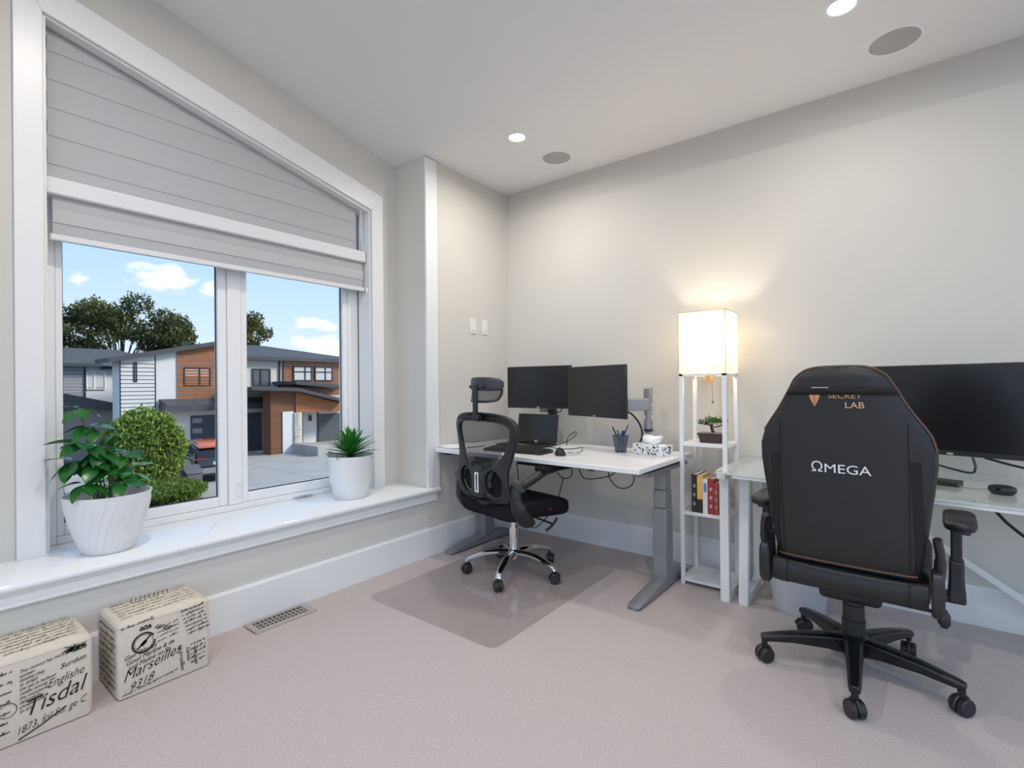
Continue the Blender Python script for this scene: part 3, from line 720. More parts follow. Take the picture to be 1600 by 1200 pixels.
# flip-up arms
for s_ in (-1, 1):
    ar = empty('armrest', (0, 0, 0)); ar.parent = OC
    MB().tube(catmull([(s_ * .20, -.10, .372), (s_ * .275, -.13, .385), (s_ * .285, -.19, .45), (s_ * .272, -.215, .54), (s_ * .268, -.20, .60)], 5), [.036] * 5 + [.046] * 8 + [.036] * 8, 12, flat=.62).build('bracket', m_frame, ar)
    MB().cyl((s_ * .245, -.195, .60), (s_ * .315, -.195, .60), .030, n=24).build('pivot', mat('pivot_grey', (.06, .06, .063), .4), ar)
    MB().tube(catmull([(s_ * .298, -.19, .60), (s_ * .30, -.12, .625), (s_ * .298, -.02, .662), (s_ * .295, .05, .668)], 6), .026, 10, flat=.9).build('arm_bar', m_frame, ar)
    MB().box(s_ * .295 - .042, s_ * .295 + .042, -.06, .20, .662, .694).build('pad', m_seatf, ar, bevel=.014, seg=3)
for ch in OC.children:
    if ch.name.startswith(('back_frame', 'mesh_panel', 'headrest', 'spine', 'slot_trim', 'lumbar_pad')): ch.scale.x = 1.12; ch.location.x = .012

# ------------------------------------------------------------------ black racing style gaming chair
m_leather = mat('black_leatherette', (.0135, .0135, .0140), .50, bump=.12, bscale=500)
m_leather2 = mat('black_bolster', (.022, .022, .0235), .52, bump=.12, bscale=500)
m_bronze = mat('bronze_piping', (.11, .058, .034), .55)
m_strap = mat('elastic_strap', (.006, .006, .006), .8)
m_base = mat('black_metal_base', (.007, .007, .008), .28)
m_white_thr = mat('white_thread', (.72, .72, .72), .6)
m_orange_thr = mat('orange_thread', (.55, .26, .12), .6)
G = empty('gaming_chair', (2.403, -.822, 0), R_(-2.5), label='black leather racing style gaming chair seen from behind', cat='chair')
# base: five tapered beams
for k in range(5):
    a = R_(-83.5 + 72 * k); ca, sa = math.cos(a), math.sin(a)
    bm_ = empty('base_arm', (0, 0, 0), a); bm_.parent = G
    rings = []
    for q, hw, z0, z1 in ((.03, .034, .085, .150), (.10, .030, .095, .148), (.22, .024, .098, .136), (.315, .020, .090, .118), (.338, .016, .090, .112)):
        rings.append([(q, -hw, z0), (q, hw, z0), (q, hw, z1 - .008), (q, hw * .6, z1), (q, -hw * .6, z1), (q, -hw, z1 - .008)])
    MB().loft(rings).build('beam', m_base, bm_, bevel=.003)
    caster(G, .325 * ca, .325 * sa, a + R_(62 if k % 2 else 30), r=.031, wdt=.024)
    MB().cyl((.325 * ca, .325 * sa, .072), (.325 * ca, .325 * sa, .092), .012, n=14).build('caster_socket', m_base, G)
MB().lathe([(.046, .078), (.050, .09), (.050, .150), (.040, .160)], 28).build('hub', m_base, G)
MB().lathe([(.040, .155), (.041, .215), (.038, .217), (.037, .275), (.034, .277), (.033, .315)], 28).build('gas_cover', m_black, G)
MB().box(-.11, .11, -.13, .14, .318, .372).build('tilt_mechanism', m_base, G, bevel=.02, seg=3)
b = MB(); b.tube(catmull([(.09, -.05, .345), (.20, -.07, .343), (.285, -.08, .338)], 5), .007, 8); b.build('tilt_lever', m_base, G)
rings = [[(.288 + dx, -.08 + .020 * math.cos(a) * s_, .326 + .034 * math.sin(a) * s_ - dx * .2) for a in [2 * math.pi * k / 14 for k in range(14)]] for dx, s_ in ((-.012, .5), (.0, 1), (.016, 1), (.028, .5))]
MB().loft(rings).build('lever_paddle', m_black, G, smooth=60)
b = MB(); b.tube([(-.09, -.06, .348), (-.235, -.10, .352)], .007, 8); b.tube([(-.225, -.098, .352), (-.262, -.108, .352)], [.013, .010], 10); b.build('height_lever', m_base, G)
b = MB(); b.tube([(-.20, -.185, .385), (-.10, -.185, .385)], .004, 6); b.tube([(.08, -.185, .385), (.235, -.185, .385)], .004, 6); b.build('bright_rod', m_arm, G)
# seat cushion
rings = []
for z_, s_ in ((.375, .93), (.39, .985), (.43, 1.0), (.475, 1.0), (.50, .97), (.508, .86)):
    rings.append([(px * s_, py * s_ + .02, z_ + (.02 if abs(px) > .2 else 0) * (s_ if z_ > .46 else 0)) for px, py in rrect(-.262, .262, -.225, .265, .06, 4)])
MB().loft(rings).build('seat', m_leather, G, smooth=60, bevel=0)
b = MB()
rear = []
for x in [-.255 + .51 * k / 20 for k in range(21)]:
    rear.append([(x, -.222 - .024 * math.cos(a), .432 + .047 * math.sin(a)) for a in [2 * math.pi * k / 12 for k in range(12)]])
b.loft(rear).build('seat_rear_roll', m_leather, G, smooth=60)
for x in (-.20, .20): MB().tube([(x, -.222 - .0255 * math.cos(a), .432 + .048 * math.sin(a)) for a in [R_(-90) + math.pi * k / 8 for k in range(9)]], .0016, 5).build('seam', m_strap, G)
# backrest: half width by height, thick shell, tilted back a little
HW = [(.500, .235), (.56, .246), (.64, .258), (.72, .268), (.80, .279), (.87, .287), (.93, .287), (.98, .272), (1.02, .246), (1.06, .218), (1.10, .194), (1.135, .174), (1.17, .155), (1.192, .132), (1.207, .102), (1.214, .055)]
def hw(z_):
    for (za, a), (zb, b_) in zip(HW, HW[1:]):
        if za <= z_ <= zb: return a + (b_ - a) * (z_ - za) / (zb - za)
    return HW[0][1] if z_ < .5 else HW[-1][1]
TILT = .115
def ry(z_): return -.262 - TILT * (z_ - .5)                 # rear face
rings = []
for z_, w_ in HW:
    e_ = 1.0 if z_ < 1.2 else (.8 if z_ < 1.23 else .45)
    if z_ == .5: e_ = .8
    y0 = ry(z_); wing = .055 * max(0, min(1, (1.0 - z_) / .1 + .3))
    ring = [(-w_, y0 + .06 + wing, z_), (-w_ * .995, y0 + .035, z_), (-w_ * .955, y0 + .014, z_), (-w_ * .86, y0 + .004, z_), (-w_ * .5, y0 - .003 * e_, z_), (0, y0 - .006 * e_, z_),
            (w_ * .5, y0 - .003 * e_, z_), (w_ * .86, y0 + .004, z_), (w_ * .955, y0 + .014, z_), (w_ * .995, y0 + .035, z_), (w_, y0 + .06 + wing, z_),
            (w_ * .93, y0 + .085 + wing * 1.3, z_), (w_ * .78, y0 + .09 + wing, z_), (w_ * .6, y0 + .085, z_), (0, y0 + .08, z_), (-w_ * .6, y0 + .085, z_), (-w_ * .78, y0 + .09 + wing, z_), (-w_ * .93, y0 + .085 + wing * 1.3, z_)]
    yc = y0 + .045
    rings.append([(x, yc + (y - yc) * e_, zz) for x, y, zz in ring])
MB().loft(rings).build('backrest', m_leather, G, smooth=55)
def back_pt(x, z_, off=.0):
    w_ = hw(z_); q = abs(x) / w_; y0 = ry(z_)
    prof_ = [(0, -.006), (.5, -.003), (.86, .004), (.955, .014), (.995, .035), (1.0, .06)]
    for (qa, a), (qb, b_) in zip(prof_, prof_[1:]):
        if q <= qb: return Vector((x, y0 + a + (b_ - a) * (q - qa) / (qb - qa) - off, z_))
    return Vector((x, y0 + .06 - off, z_))
for s_ in (-1, 1):
    # seam lines of the side bolsters, slotted openings, bronze piping
    MB().tube([back_pt(s_ * (.205 if z_ < .95 else .205 - .0 * (z_ - .95)), z_, .0) for z_ in [.52 + .5 * k / 20 for k in range(21)]], .0018, 5).build('seam', m_strap, G)
    bb = MB(); n_ = 14; v_ = []
    for k in range(n_ + 1):
        z_ = .52 + .375 * k / n_; xa = .210 + .014 * (1 - k / n_); wd = .030
        v_.append([back_pt(s_ * min(xa + wd * j / 5, hw(z_) * .99), z_, .0022) for j in range(6)])
    for r0_, r1_ in zip(v_, v_[1:]):
        for j in range(5): bb.add([r0_[j], r0_[j + 1], r1_[j + 1], r1_[j]], [(0, 1, 2, 3)])
    bb.build('bolster_strap', m_strap, G, smooth=0)
pip = [Vector((s_x * hw(z_) * .985, ry(z_) + .030, z_)) for s_x, z_ in ([(-1, z_) for z_, _ in HW if z_ >= .97] + [(1, z_) for z_, _ in HW[::-1] if z_ >= .93])]
MB().tube(catmull([p + Vector((0, -.004, .002)) for p in pip], 4), .0042, 6).build('piping', m_bronze, G)
MB().tube([back_pt(x, .508, .004) + Vector((0, 0, -.003)) for x in [-.225 + .45 * k / 20 for k in range(21)]], .0032, 6).build('lower_piping', m_bronze, G)
# elastic head-pillow strap around the top
st = []
for z_ in (1.117, 1.143):
    w_ = hw(z_) + .003; y0 = ry(z_)
    st.append([Vector((x, y, z_)) for x, y in ((-w_, y0 + .085), (-w_, y0 + .03), (-w_ * .95, y0 + .008), (-w_ * .85, y0 - .0005), (-w_ * .5, y0 - .0065), (0, y0 - .0095), (w_ * .5, y0 - .0065), (w_ * .85, y0 - .0005), (w_ * .95, y0 + .008), (w_, y0 + .03), (w_, y0 + .085))])
bb = MB()
for k in range(10): bb.add([st[0][k], st[0][k + 1], st[1][k + 1], st[1][k]], [(0, 1, 2, 3)])
o = bb.build('pillow_strap', m_strap, G); sm = o.modifiers.new('solid', 'SOLIDIFY'); sm.thickness = .002
MB().box(-.086, -.03, ry(1.142) - .0095, ry(1.142) - .0075, 1.1415, 1.1435).build('strap_label', m_white_thr, G, smooth=0)
# lettering on the rear
def on_back(vs2, x0, z0, off=.0012):
    return [back_pt(x0 + p.x, z0 + p.y, off + p.z) for p in vs2]
def lettering(txt, size, x0, z0, m, name='lettering', sx=1.0, bold=.0):
    v_, f_ = text_mesh(txt, size, 0, .0003, bold); v_ = [Vector((p.x * sx, p.y, p.z)) for p in v_]
    MB().add(on_back(v_, x0, z0, .0018), f_).build(name, m, G, smooth=0)
lettering('\u03a9', .052, -.077, .854, m_white_thr, sx=1.1)
lettering('MEGA', .045, .021, .852, m_white_thr, sx=1.26)
lettering('SECRET', .027, .020, 1.1125, m_orange_thr, sx=1.18)
lettering('LAB', .030, .050, 1.080, mat('gold_thread', (.62, .42, .27), .6), sx=1.2)
for s_ in (-1, 1):
    MB().add(on_back([Vector((-.078 + s_ * .0010, 1.090 - 1.08, 0)), Vector((-.078 + s_ * .0010, 1.122 - 1.08, 0)), Vector((-.078 + s_ * .0170, 1.122 - 1.08, 0)), Vector((-.078 + s_ * .0170, 1.108 - 1.08, 0)), Vector((-.078 + s_ * .0010, 1.074 - 1.08, 0))], 0, 1.08, .0018), [(0, 1, 2, 3, 4)]).build('shield_emblem', m_orange_thr, G, smooth=0)
# recliner covers and arms
for s_ in (-1, 1):
    rings = []
    for x, sc_ in ((.262, .9), (.268, 1), (.292, 1), (.300, .88)):
        rings.append([(s_ * x, -.225 + py * sc_, .452 + pz * sc_) for py, pz in smooth_loop([(-.055, .02), (-.045, .075), (.0, .085), (.05, .06), (.065, .0), (.05, -.06), (0, -.075), (-.045, -.06)], 4)])
    MB().loft(rings).build('recliner_cover', m_black, G, smooth=40)
    MB().tube(catmull([(s_ * .284, -.21, .50), (s_ * .288, -.24, .58), (s_ * .280, -.25, .64)], 5), [.030] * 5 + [.024] * 6, 10, flat=.6).build('recliner_arm', m_black, G)
    ar = empty('armrest', (0, 0, 0)); ar.parent = G
    MB().box(s_ * .24 - .05, s_ * .24 + .11 * (s_ > 0) + .05 * (s_ < 0) if s_ > 0 else s_ * .24 + .05, -.045, .045, .372, .392).build('arm_mount', m_base, ar, bevel=.004) if s_ > 0 else MB().box(-.35, -.19, -.045, .045, .372, .392).build('arm_mount', m_base, ar, bevel=.004)
    MB().loft([[(s_ * .335 + px * .024 * k_, py * .042 * k_, z_) for px, py in ((-1, -1), (1, -1), (1, 1), (-1, 1))] for z_, k_ in ((.372, 1.15), (.40, 1.12), (.455, .95), (.52, .95))]).build('arm_sleeve', m_black, ar, bevel=.008)
    MB().box(s_ * .335 - .017, s_ * .335 + .017, -.032, .032, .50, .640).build('arm_post', m_black, ar, bevel=.006)
    MB().box(s_ * .335 + s_ * .017, s_ * .335 + s_ * .042, -.012, .012, .612, .627).build('arm_button', m_base, ar, bevel=.003)
    rings = []
    for z_, k_ in ((.634, .80), (.640, .92), (.654, 1.0), (.666, .97), (.672, .82)):
        rings.append([(s_ * .345 + px * k_, .03 + py * k_, z_) for px, py in smooth_loop([(-.045, -.10), (0, -.132), (.045, -.11), (.052, 0), (.045, .11), (0, .132), (-.045, .11), (-.050, 0)], 4)])
    MB().loft(rings).build('arm_pad', m_black, ar, smooth=60)
for ch in G.children:                                        # upper body a little slimmer than the base is wide
    if not ch.name.startswith(('base_arm', 'caster', 'hub', 'gas_cover')): ch.scale.x = .925

# ------------------------------------------------------------------ shelf floor lamp
m_lampw = mat('white_lamp_wood', (.80, .80, .80), .4)
m_shade = translucent('lamp_shade_linen', (.90, .86, .77), .55)
FL = empty('floor_lamp', (1.54, -.345, 0), label='white shelf floor lamp with lit square cream shade', cat='floor lamp')
S = .26; P_ = .022
for px, py in ((0, 0), (S - P_, 0), (0, S - P_), (S - P_, S - P_)):
    MB().box(px, px + P_, py, py + P_, 0, 1.215).build('post', m_lampw, FL, bevel=.0015)
for z_ in (.020, .405, .800):
    MB().box(.002, S - .002, .002, S - .002, z_, z_ + .016).build('shelf', m_lampw, FL, bevel=.001)
MB().box(0, S, 0, P_, 1.203, 1.217).build('top_rail', m_lampw, FL, bevel=.001); MB().box(0, S, S - P_, S, 1.203, 1.217).build('top_rail', m_lampw, FL, bevel=.001)
MB().box(0, P_, 0, S, 1.203, 1.217).build('top_rail', m_lampw, FL, bevel=.001); MB().box(S - P_, S, 0, S, 1.203, 1.217).build('top_rail', m_lampw, FL, bevel=.001)
MB().box(S / 2 - .012, S / 2 + .012, P_, S - P_, 1.205, 1.215).build('socket_bar', m_lampw, FL)
sh = MB()
for a in ((0, S, 0, .0015), (0, S, S - .0015, S), (0, .0015, 0, S), (S - .0015, S, 0, S)): sh.box(a[0], a[1], a[2], a[3], 1.218, 1.572)
sh.build('lamp_shade', m_shade, FL, smooth=0, weld=False)
b = MB()
for a in ((0, S, 0, .003), (0, S, S - .003, S), (0, .003, 0, S), (S - .003, S, 0, S)): b.box(a[0] - .0006, a[1] + .0006, a[2] - .0006, a[3] + .0006, 1.569, 1.5725)
b.build('shade_edge', mat('shade_binding', (.50, .48, .44), .6), FL, smooth=0, weld=False)
MB().lathe([(.018, 1.165), (.022, 1.185), (.022, 1.225), (.016, 1.26)], 20, c=(S / 2, S / 2, 0)).build('lamp_socket', mat('socket_amber', (.75, .45, .2), .4), FL)
MB().lathe([(.012, 1.26), (.018, 1.28), (.032, 1.32), (.033, 1.345), (.022, 1.372), (.002, 1.378)], 20, c=(S / 2, S / 2, 0)).build('bulb', mat('bulb_glow', (1, .82, .55), .5, emit=10), FL)
b = MB(); b.tube([(S / 2 + .03, .09, 1.205), (S / 2 + .034, .085, 1.06)], .0012, 5); b.ball((S / 2 + .034, .085, 1.052), .006, .006, .009, 10, 8); b.build('pull_chain', mat('chain_metal', (.30, .28, .26), .3, .8), FL)
lp = bpy.data.lights.new('lamp_bulb', 'POINT'); lp.energy = LAMP_W; lp.color = (1, .87, .68); lp.shadow_soft_size = .034
lo = bpy.data.objects.new('lamp_bulb', lp); C.objects.link(lo); lo.parent = FL; lo.location = (S / 2, S / 2, 1.42)

# books on the middle shelf
bk = [('black', (.018, .016, .016), None, .030, .215, .155, 'thick black book at the window end of the lamp shelf'),
      ('yellow', (.78, .47, .10), (.02, .018, .016), .030, .212, .15, 'book with yellow upper spine and black lower spine'),
      ('white', (.72, .71, .68), None, .026, .195, .14, 'white spined book with a small blue picture'),
      ('red', (.33, .03, .03), None, .034, .200, .14, 'thick dark red book on the lamp shelf'),
      ('crimson', (.42, .05, .05), None, .020, .178, .13, 'slim short red book half hidden by the lamp post')]
x = 1.600; z_ = .4215
for nm, c1, c2, th, hh, dp, lab in bk:
    t = empty('book', (x + th / 2, -.322, z_), R_(0), label=lab, cat='book', group='books on the floor lamp shelf')
    cm = mat('cover_' + nm, c1, .4)
    cv = MB(); cv.box(-th / 2, -th / 2 + .002, 0, dp, 0, hh); cv.box(th / 2 - .002, th / 2, 0, dp, 0, hh); cv.box(-th / 2, th / 2, -.002, .001, 0, hh)
    cv.build('cover', cm, t, smooth=0, weld=False)
    MB().box(-th / 2 + .002, th / 2 - .002, .001, dp - .004, .003, hh - .003).build('pages', mat('book_pages', (.72, .66, .52), .9), t, smooth=0)
    if c2: MB().box(-th / 2 - .0003, th / 2 + .0003, -.0026, -.0018, 0, hh * .36).build('spine_band', mat('band_' + nm, c2, .4), t, smooth=0)
    if nm == 'white': MB().box(-.008, .008, -.0026, -.0019, hh * .62, hh * .88).build('spine_picture', mat('spine_blue', (.16, .22, .38), .5), t, smooth=0)
    if nm in ('red', 'black', 'crimson'):
        for k in range(3): MB().box(-th * .22, th * .22, -.0025, -.0019, hh * (.18 + .24 * k), hh * (.18 + .24 * k) + .018).build('spine_print', mat('print_' + nm, (.45, .36, .30) if nm != 'black' else (.30, .28, .26), .5), t, smooth=0)
    x += th + .0015

# bonsai on the upper shelf
B = empty('bonsai_tree', (1.690, -.225, .8165), label='small bonsai tree in a brown rectangular pot on the lamp shelf', cat='bonsai')
m_bpot = mat('bonsai_pot', (.055, .035, .028), .45)
MB().loft([[(a * (.060 + t_ * .010), b_ * (.036 + t_ * .008), z_) for a, b_ in ((-1, -1), (1, -1), (1, 1), (-1, 1))] for z_, t_ in ((0, 0), (.006, 0), (.046, .9), (.047, 1.4), (.056, 1.4))]).build('pot', m_bpot, B, bevel=.002)
MB().box(-.064, .064, -.038, .038, .050, .0575).build('gravel', mat('bonsai_gravel', (.45, .42, .38), .9, bump=.9, bscale=300), B, smooth=0)
b = MB(); b.tube(catmull([(.005, 0, .055), (.0, 0, .075), (-.006, .002, .09), (.002, 0, .105)], 4), [.012, .011, .010, .009, .009, .008, .008, .008, .007, .007, .006, .006, .006], 8)
b.tube(catmull([(-.004, 0, .088), (.03, -.002, .093), (.055, .0, .105)], 4), .0035, 6); b.tube(catmull([(0, 0, .095), (-.03, 0, .104), (-.055, .004, .108)], 4), .0035, 6)
b.build('trunk', mat('bonsai_bark', (.045, .03, .025), .8), B)
m_bon = mat('bonsai_leaf', (.045, .15, .022), .55, col2=(.10, .26, .04), vscale=45)
random.seed(3); b = MB()
for cx, cy, cz_, rx, rz_, n in ((-.045, 0, .118, .045, .018, 170), (.0, .0, .135, .045, .020, 170), (.05, .0, .122, .038, .020, 140), (-.015, .01, .118, .03, .014, 70), (.028, -.012, .132, .03, .018, 80)):
    for k in range(n):
        u, v = random.uniform(0, 6.28), random.gauss(0, .45)
        p = Vector((cx + rx * math.cos(u) * random.random() ** .5, cy + rx * .75 * math.sin(u) * random.random() ** .5, cz_ + rz_ * v))
        M = T(*p) @ Matrix.Rotation(random.uniform(0, 6.28), 4, 'Z') @ Matrix.Rotation(random.uniform(-1.1, 1.1), 4, 'X'); s_ = random.uniform(.004, .0075)
        b.add([(0, -s_, 0), (s_ * .8, 0, .001), (0, s_, 0), (-s_ * .8, 0, .001)], [(0, 1, 2, 3)], M)
tag(b.build('foliage', m_bon, B, smooth=0, weld=False), kind='stuff')

# ------------------------------------------------------------------ glass desk with white tubular legs
m_gtop = mix_transparent('frosted_glass', (.78, .86, .82), .50, .12, (.92, .97, .94))
m_gleg = mat('white_powder_coat', (.80, .80, .79), .38)
GD = empty('glass_desk', (1.812, -.02, 0), label='pale green glass desk on white square tube legs', cat='desk')
GZ = .718
MB().prism([(.006, 0), (.006, -.615), (1.45, -.835), (1.45, 0)], 'z', GZ - .010, GZ).build('glass_top', m_gtop, GD, bevel=.002)
MB().prism([(.09, -.622), (1.44, -.829), (1.44, -.800), (.09, -.594)], 'z', GZ - .024, GZ - .0105).build('front_rail', m_gleg, GD, bevel=.002)
def uframe(x, w_, y_f, y_b, name, kick=0.0):
    t = empty(name, (0, 0, 0)); t.parent = GD
    MB().loft([[(x + a + (kick if z_ > .3 else 0), y_f + c_, z_) for a, c_ in ((0, 0), (w_, 0), (w_, w_), (0, w_))] for z_ in (.0, GZ - .012)]).build('front_leg', m_gleg, t, bevel=.002)
    MB().box(x, x + w_, y_b - w_, y_b, 0, GZ - .012).build('rear_leg', m_gleg, t, bevel=.002)
    MB().box(x + .001, x + w_ - .001, y_f + w_, y_b - w_, 0.001, w_).build('runner', m_gleg, t, bevel=.002)
    MB().box(x + .001 + kick, x + w_ - .001 + kick, y_f - .05, y_b, GZ - .060, GZ - .0115).build('top_tube', m_gleg, t, bevel=.002)
uframe(-.022, .045, -.435, -.05, 'side_frame')
uframe(.066, .046, -.425, -.05, 'side_frame', .012)
uframe(1.33, .046, -.62, -.05, 'side_frame')
b1 = (.10, .26); b2 = (1.35, .70); c1_ = (.10, .70); c2_ = (1.35, .02)
def brace(p, q, y):
    d = Vector((q[0] - p[0], 0, q[1] - p[1])); L_ = d.length; ang = math.atan2(d.z, d.x)
    MB().box(0, L_, -.010, .010, -.014, .014, M=T(p[0], y, p[1]) @ Matrix.Rotation(-ang, 4, 'Y')).build('cross_brace', m_gleg, GD, bevel=.002)
brace((.08, .27), (.66, .70), -.085); brace((.42, .70), (1.34, .06), -.060)

monitor('wide_monitor', (2.335, -.205), (3.125, -.420), .835, 1.235, 'large black monitor standing on the glass desk', None, chin=.022)
MS = empty('monitor_stand', (2.58, -.222, GZ), R_(-15), label='black stand foot under the large monitor', cat='monitor stand')
MB().prism(rrect(-.10, .07, -.09, .09, .02), 'z', 0, .010).build('foot_plate', m_black, MS, bevel=.002); MB().box(-.025, .025, .028, .048, .010, .25).build('neck', m_black, MS, bevel=.004)
cable('monitor_cable', [(2.66, -.35, .80), (2.78, -.40, .775), (2.80, -.42, .80), (2.795, -.38, .84)], 'black cable loop hanging below the large monitor', r=.0045)
cable('monitor_cable', [(2.84, -.30, .83), (2.96, -.33, .80), (3.10, -.36, .785), (3.2, -.38, .78)], 'black cable trailing off beneath the large monitor', r=.005)
cable('power_cable', [(2.80, -.40, .700), (2.835, -.45, .665), (2.89, -.49, .595), (2.97, -.52, .535), (3.1, -.53, .50)], 'thick black cable dropping under the glass desk', r=.006)
hb = empty('usb_hub', (2.72, -.42, GZ), R_(-20), label='small black box on the glass desk beside the gaming chair', cat='hub')
MB().box(-.06, .035, -.035, .035, 0, .022).build('case', m_black, hb, bevel=.003); MB().box(-.04, -.015, -.15, -.10, 0, .045).build('plug', m_black, hb, bevel=.003)
pk = empty('wireless_puck', (2.868, -.525, GZ), R_(-15), label='round black puck shaped mouse on the glass desk', cat='computer mouse')
MB().lathe([(.036, 0), (.046, .010), (.048, .022), (.044, .030)], 32, sx=.88, sy=.76).build('body', m_gloss_black, pk)
MB().lathe([(.043, .0302), (.030, .0345), (.001, .036)], 32, sx=.88, sy=.76).build('top_plate', m_black, pk)
cable('puck_cable', [(2.73, -.44, GZ + .012), (2.76, -.46, GZ + .004), (2.80, -.47, GZ + .004), (2.83, -.50, GZ + .010)], 'thin grey cable joining the black puck and the small box', r=.0018, m=mat('grey_cable', (.2, .2, .2), .5))

bn = empty('waste_bin', (2.135, -.30, 0), label='frosted translucent waste bin under the glass desk', cat='bin')
m_bin = mix_transparent('frosted_plastic', (.66, .67, .69), .75, .35, (.9, .9, .92), False)
MB().lathe([(.118, .002), (.146, .265)], 36, caps=False).build('wall', m_bin, bn); MB().lathe([(.001, .001), (.118, .001), (.118, .005), (.001, .005)], 36).build('bottom', m_bin, bn)
MB().tube([(.146 * math.cos(a), .146 * math.sin(a), .265) for a in [2 * math.pi * k / 36 for k in range(36)]], .004, 6, closed=True).build('rim', m_bin, bn)

# ------------------------------------------------------------------ ottomans with script print
m_cloth = mat('cream_linen', (.66, .585, .475), .95, var=.05, vscale=25, bump=.25, bscale=400)
m_ink = mat('black_ink', (.016, .013, .012), .9)
def ottoman(x0, x1, y0, y1, h, label):
    t = empty('ottoman', ((x0 + x1) / 2, (y0 + y1) / 2, 0), label=label, cat='ottoman', group='script print cube ottomans')
    a, b_ = (x1 - x0) / 2, (y1 - y0) / 2
    rings = []
    for z_, s_ in ((.004, .985), (.012, 1.0), (h * .5, 1.004), (h - .022, 1.0), (h - .008, .985), (h, .94), (h + .004, .6), (h + .005, .05)):
        rings.append([(px * s_, py * s_, z_) for px, py in rrect(-a, a, -b_, b_, .016, 4)])
    MB().loft(rings).build('upholstery', m_cloth, t, smooth=60)
    MB().tube([(px * .990, py * .990, h - .014) for px, py in rrect(-a, a, -b_, b_, .016, 4)], .0022, 5, closed=True).build('seam_piping', m_cloth, t)
    return t, a, b_
class Ink(MB):
    def word(s, txt, M, size, shear=.35, bold=0.0, sx=1.0):
        v, f = text_mesh(txt, size, shear, .0002, bold, 'LEFT'); s.add([Vector((p.x * sx, p.y, p.z)) for p in v], f, M)
    def stroke(s, pts, w_, M):
        P = [Vector((*p, 0)) for p in pts]
        for a, b_ in zip(P, P[1:]):
            d = (b_ - a); n = Vector((-d.y, d.x, 0)); n = n.normalized() * w_ if n.length > 1e-9 else Vector((w_, 0, 0))
            s.add([a - n, b_ - n, b_ + n, a + n], [(0, 1, 2, 3)], M)
    def scrawl(s, x, y, L_, h_, w_, M, seed, slope=.0):
        r = random.Random(seed); pts = []; q = x
        while q < x + L_:
            pts.append((q, y + (q - x) * slope)); up = h_ * r.choice((.45, .5, .6, 1.0, .4))
            pts.append((q + h_ * .35 + up * .35, y + up + (q - x) * slope)); q += h_ * r.uniform(.35, .6)
            pts.append((q, y + (q - x) * slope - (h_ * .5 if r.random() < .12 else 0)))
            if r.random() < .16:
                s.stroke(pts, w_, M); pts = []; q += h_ * .6
        if len(pts) > 1: s.stroke(pts, w_, M)
    def ring(s, cx, cy, r0, w_, M, gap=0):
        P = [(cx + r0 * math.cos(a), cy + r0 * math.sin(a)) for a in [gap + (2 * math.pi - gap) * k / 36 for k in range(37)]]; s.stroke(P, w_, M)
t1, a1, b1_ = ottoman(.022, .268, -2.682, -2.368, .283, 'cream script print ottoman with a compass ring, nearer the floor vent')
face = frame_m((a1 + .0022, -b1_, 0), (0, 1, 0), (0, 0, 1))                 # front face: x along +y, y up
top = frame_m((-a1, -b1_, .2895), (0, 1, 0), (-1, 0, 0)) @ T(0, -.245, 0)
side = frame_m((-a1, -b1_ - .0022, 0), (1, 0, 0), (0, 0, 1))
W1 = 2 * b1_
k = Ink(); sl = RZ(R_(4))
k.word('Marseilles', face @ T(.012, .080, 0) @ RZ(R_(12)), .054, .6, -.0004, .90)
k.word('9318', face @ T(.03, .034, 0) @ RZ(R_(12)), .040, .6, -.0004)
k.ring(.082, .190, .036, .0030, face, .5); k.ring(.082, .190, .030, .0008, face)
k.stroke([(.060, .172), (.078, .186), (.104, .212)], .0030, face); k.stroke([(.074, .182), (.090, .196)], .006, face)
k.word('ures', face @ T(.118, .243, 0) @ RZ(R_(-26)), .034, .5)
for q, txt in enumerate(('Gen. Sthulze', 'Gouil Marline & de.', 'and Maline to St.')): k.word(txt, face @ T(.018 + .006 * q, .150 - q * .020, 0) @ RZ(R_(10)), .023, .5, 0, .9)
for q in range(7): k.scrawl(.205 + .004 * q, .258 - q * .016, .078, .011, .0008, face, q, .10)
k.stroke([(.070, .240), (.075, .252), (.082, .244), (.089, .254), (.096, .245), (.102, .253), (.106, .241), (.070, .240)], .0022, face)
for q, txt in enumerate(('et Jerusalem', 'Geniez', 'Jamais le')): k.word(txt, face @ T(.205 + q * .026, .128 - q * .014, 0) @ RZ(R_(-86)), .020, .4)
k.ring(.215, .052, .005, .0007, face)
for q in range(5): k.scrawl(.24, .040 + q * .018, .050, .010, .0008, face, 40 + q, .15)
for q in range(6): k.scrawl(.02, .04 + q * .032, W1 - .05, .012 if q < 4 else .018, .0007, top, 60 + q, .06)
for q in range(9): k.stroke([(.09 + q * .016, .185), (.105 + q * .016, .235)], .0012, top)
for q in range(9): k.scrawl(.02, .03 + q * .026, .20, .010, .0008, side, 90 + q, .05)
k.ring(.19, .20, .02, .001, side)
for q in range(4): k.scrawl(.125, .225 - q * .017, .07, .009, .0006, face, 220 + q, .12)
k.scrawl(.01, .262, .10, .012, .0009, face, 230, .1); k.scrawl(.012, .015, .18, .010, .0007, face, 231, .12)
tag(k.build('script_print', m_ink, t1, smooth=0, weld=False), kind='stuff')
t2, a2, b2_ = ottoman(.022, .268, -3.075, -2.752, .283, 'cream script print ottoman with large signature, cut by the picture edge')
face = frame_m((a2 + .0022, -b2_, 0), (0, 1, 0), (0, 0, 1)); top = frame_m((-a2, -b2_, .2895), (0, 1, 0), (-1, 0, 0)) @ T(0, -.245, 0); side = frame_m((-a2, b2_ + .0022, 0), (1, 0, 0), (0, 0, 1))
k = Ink()
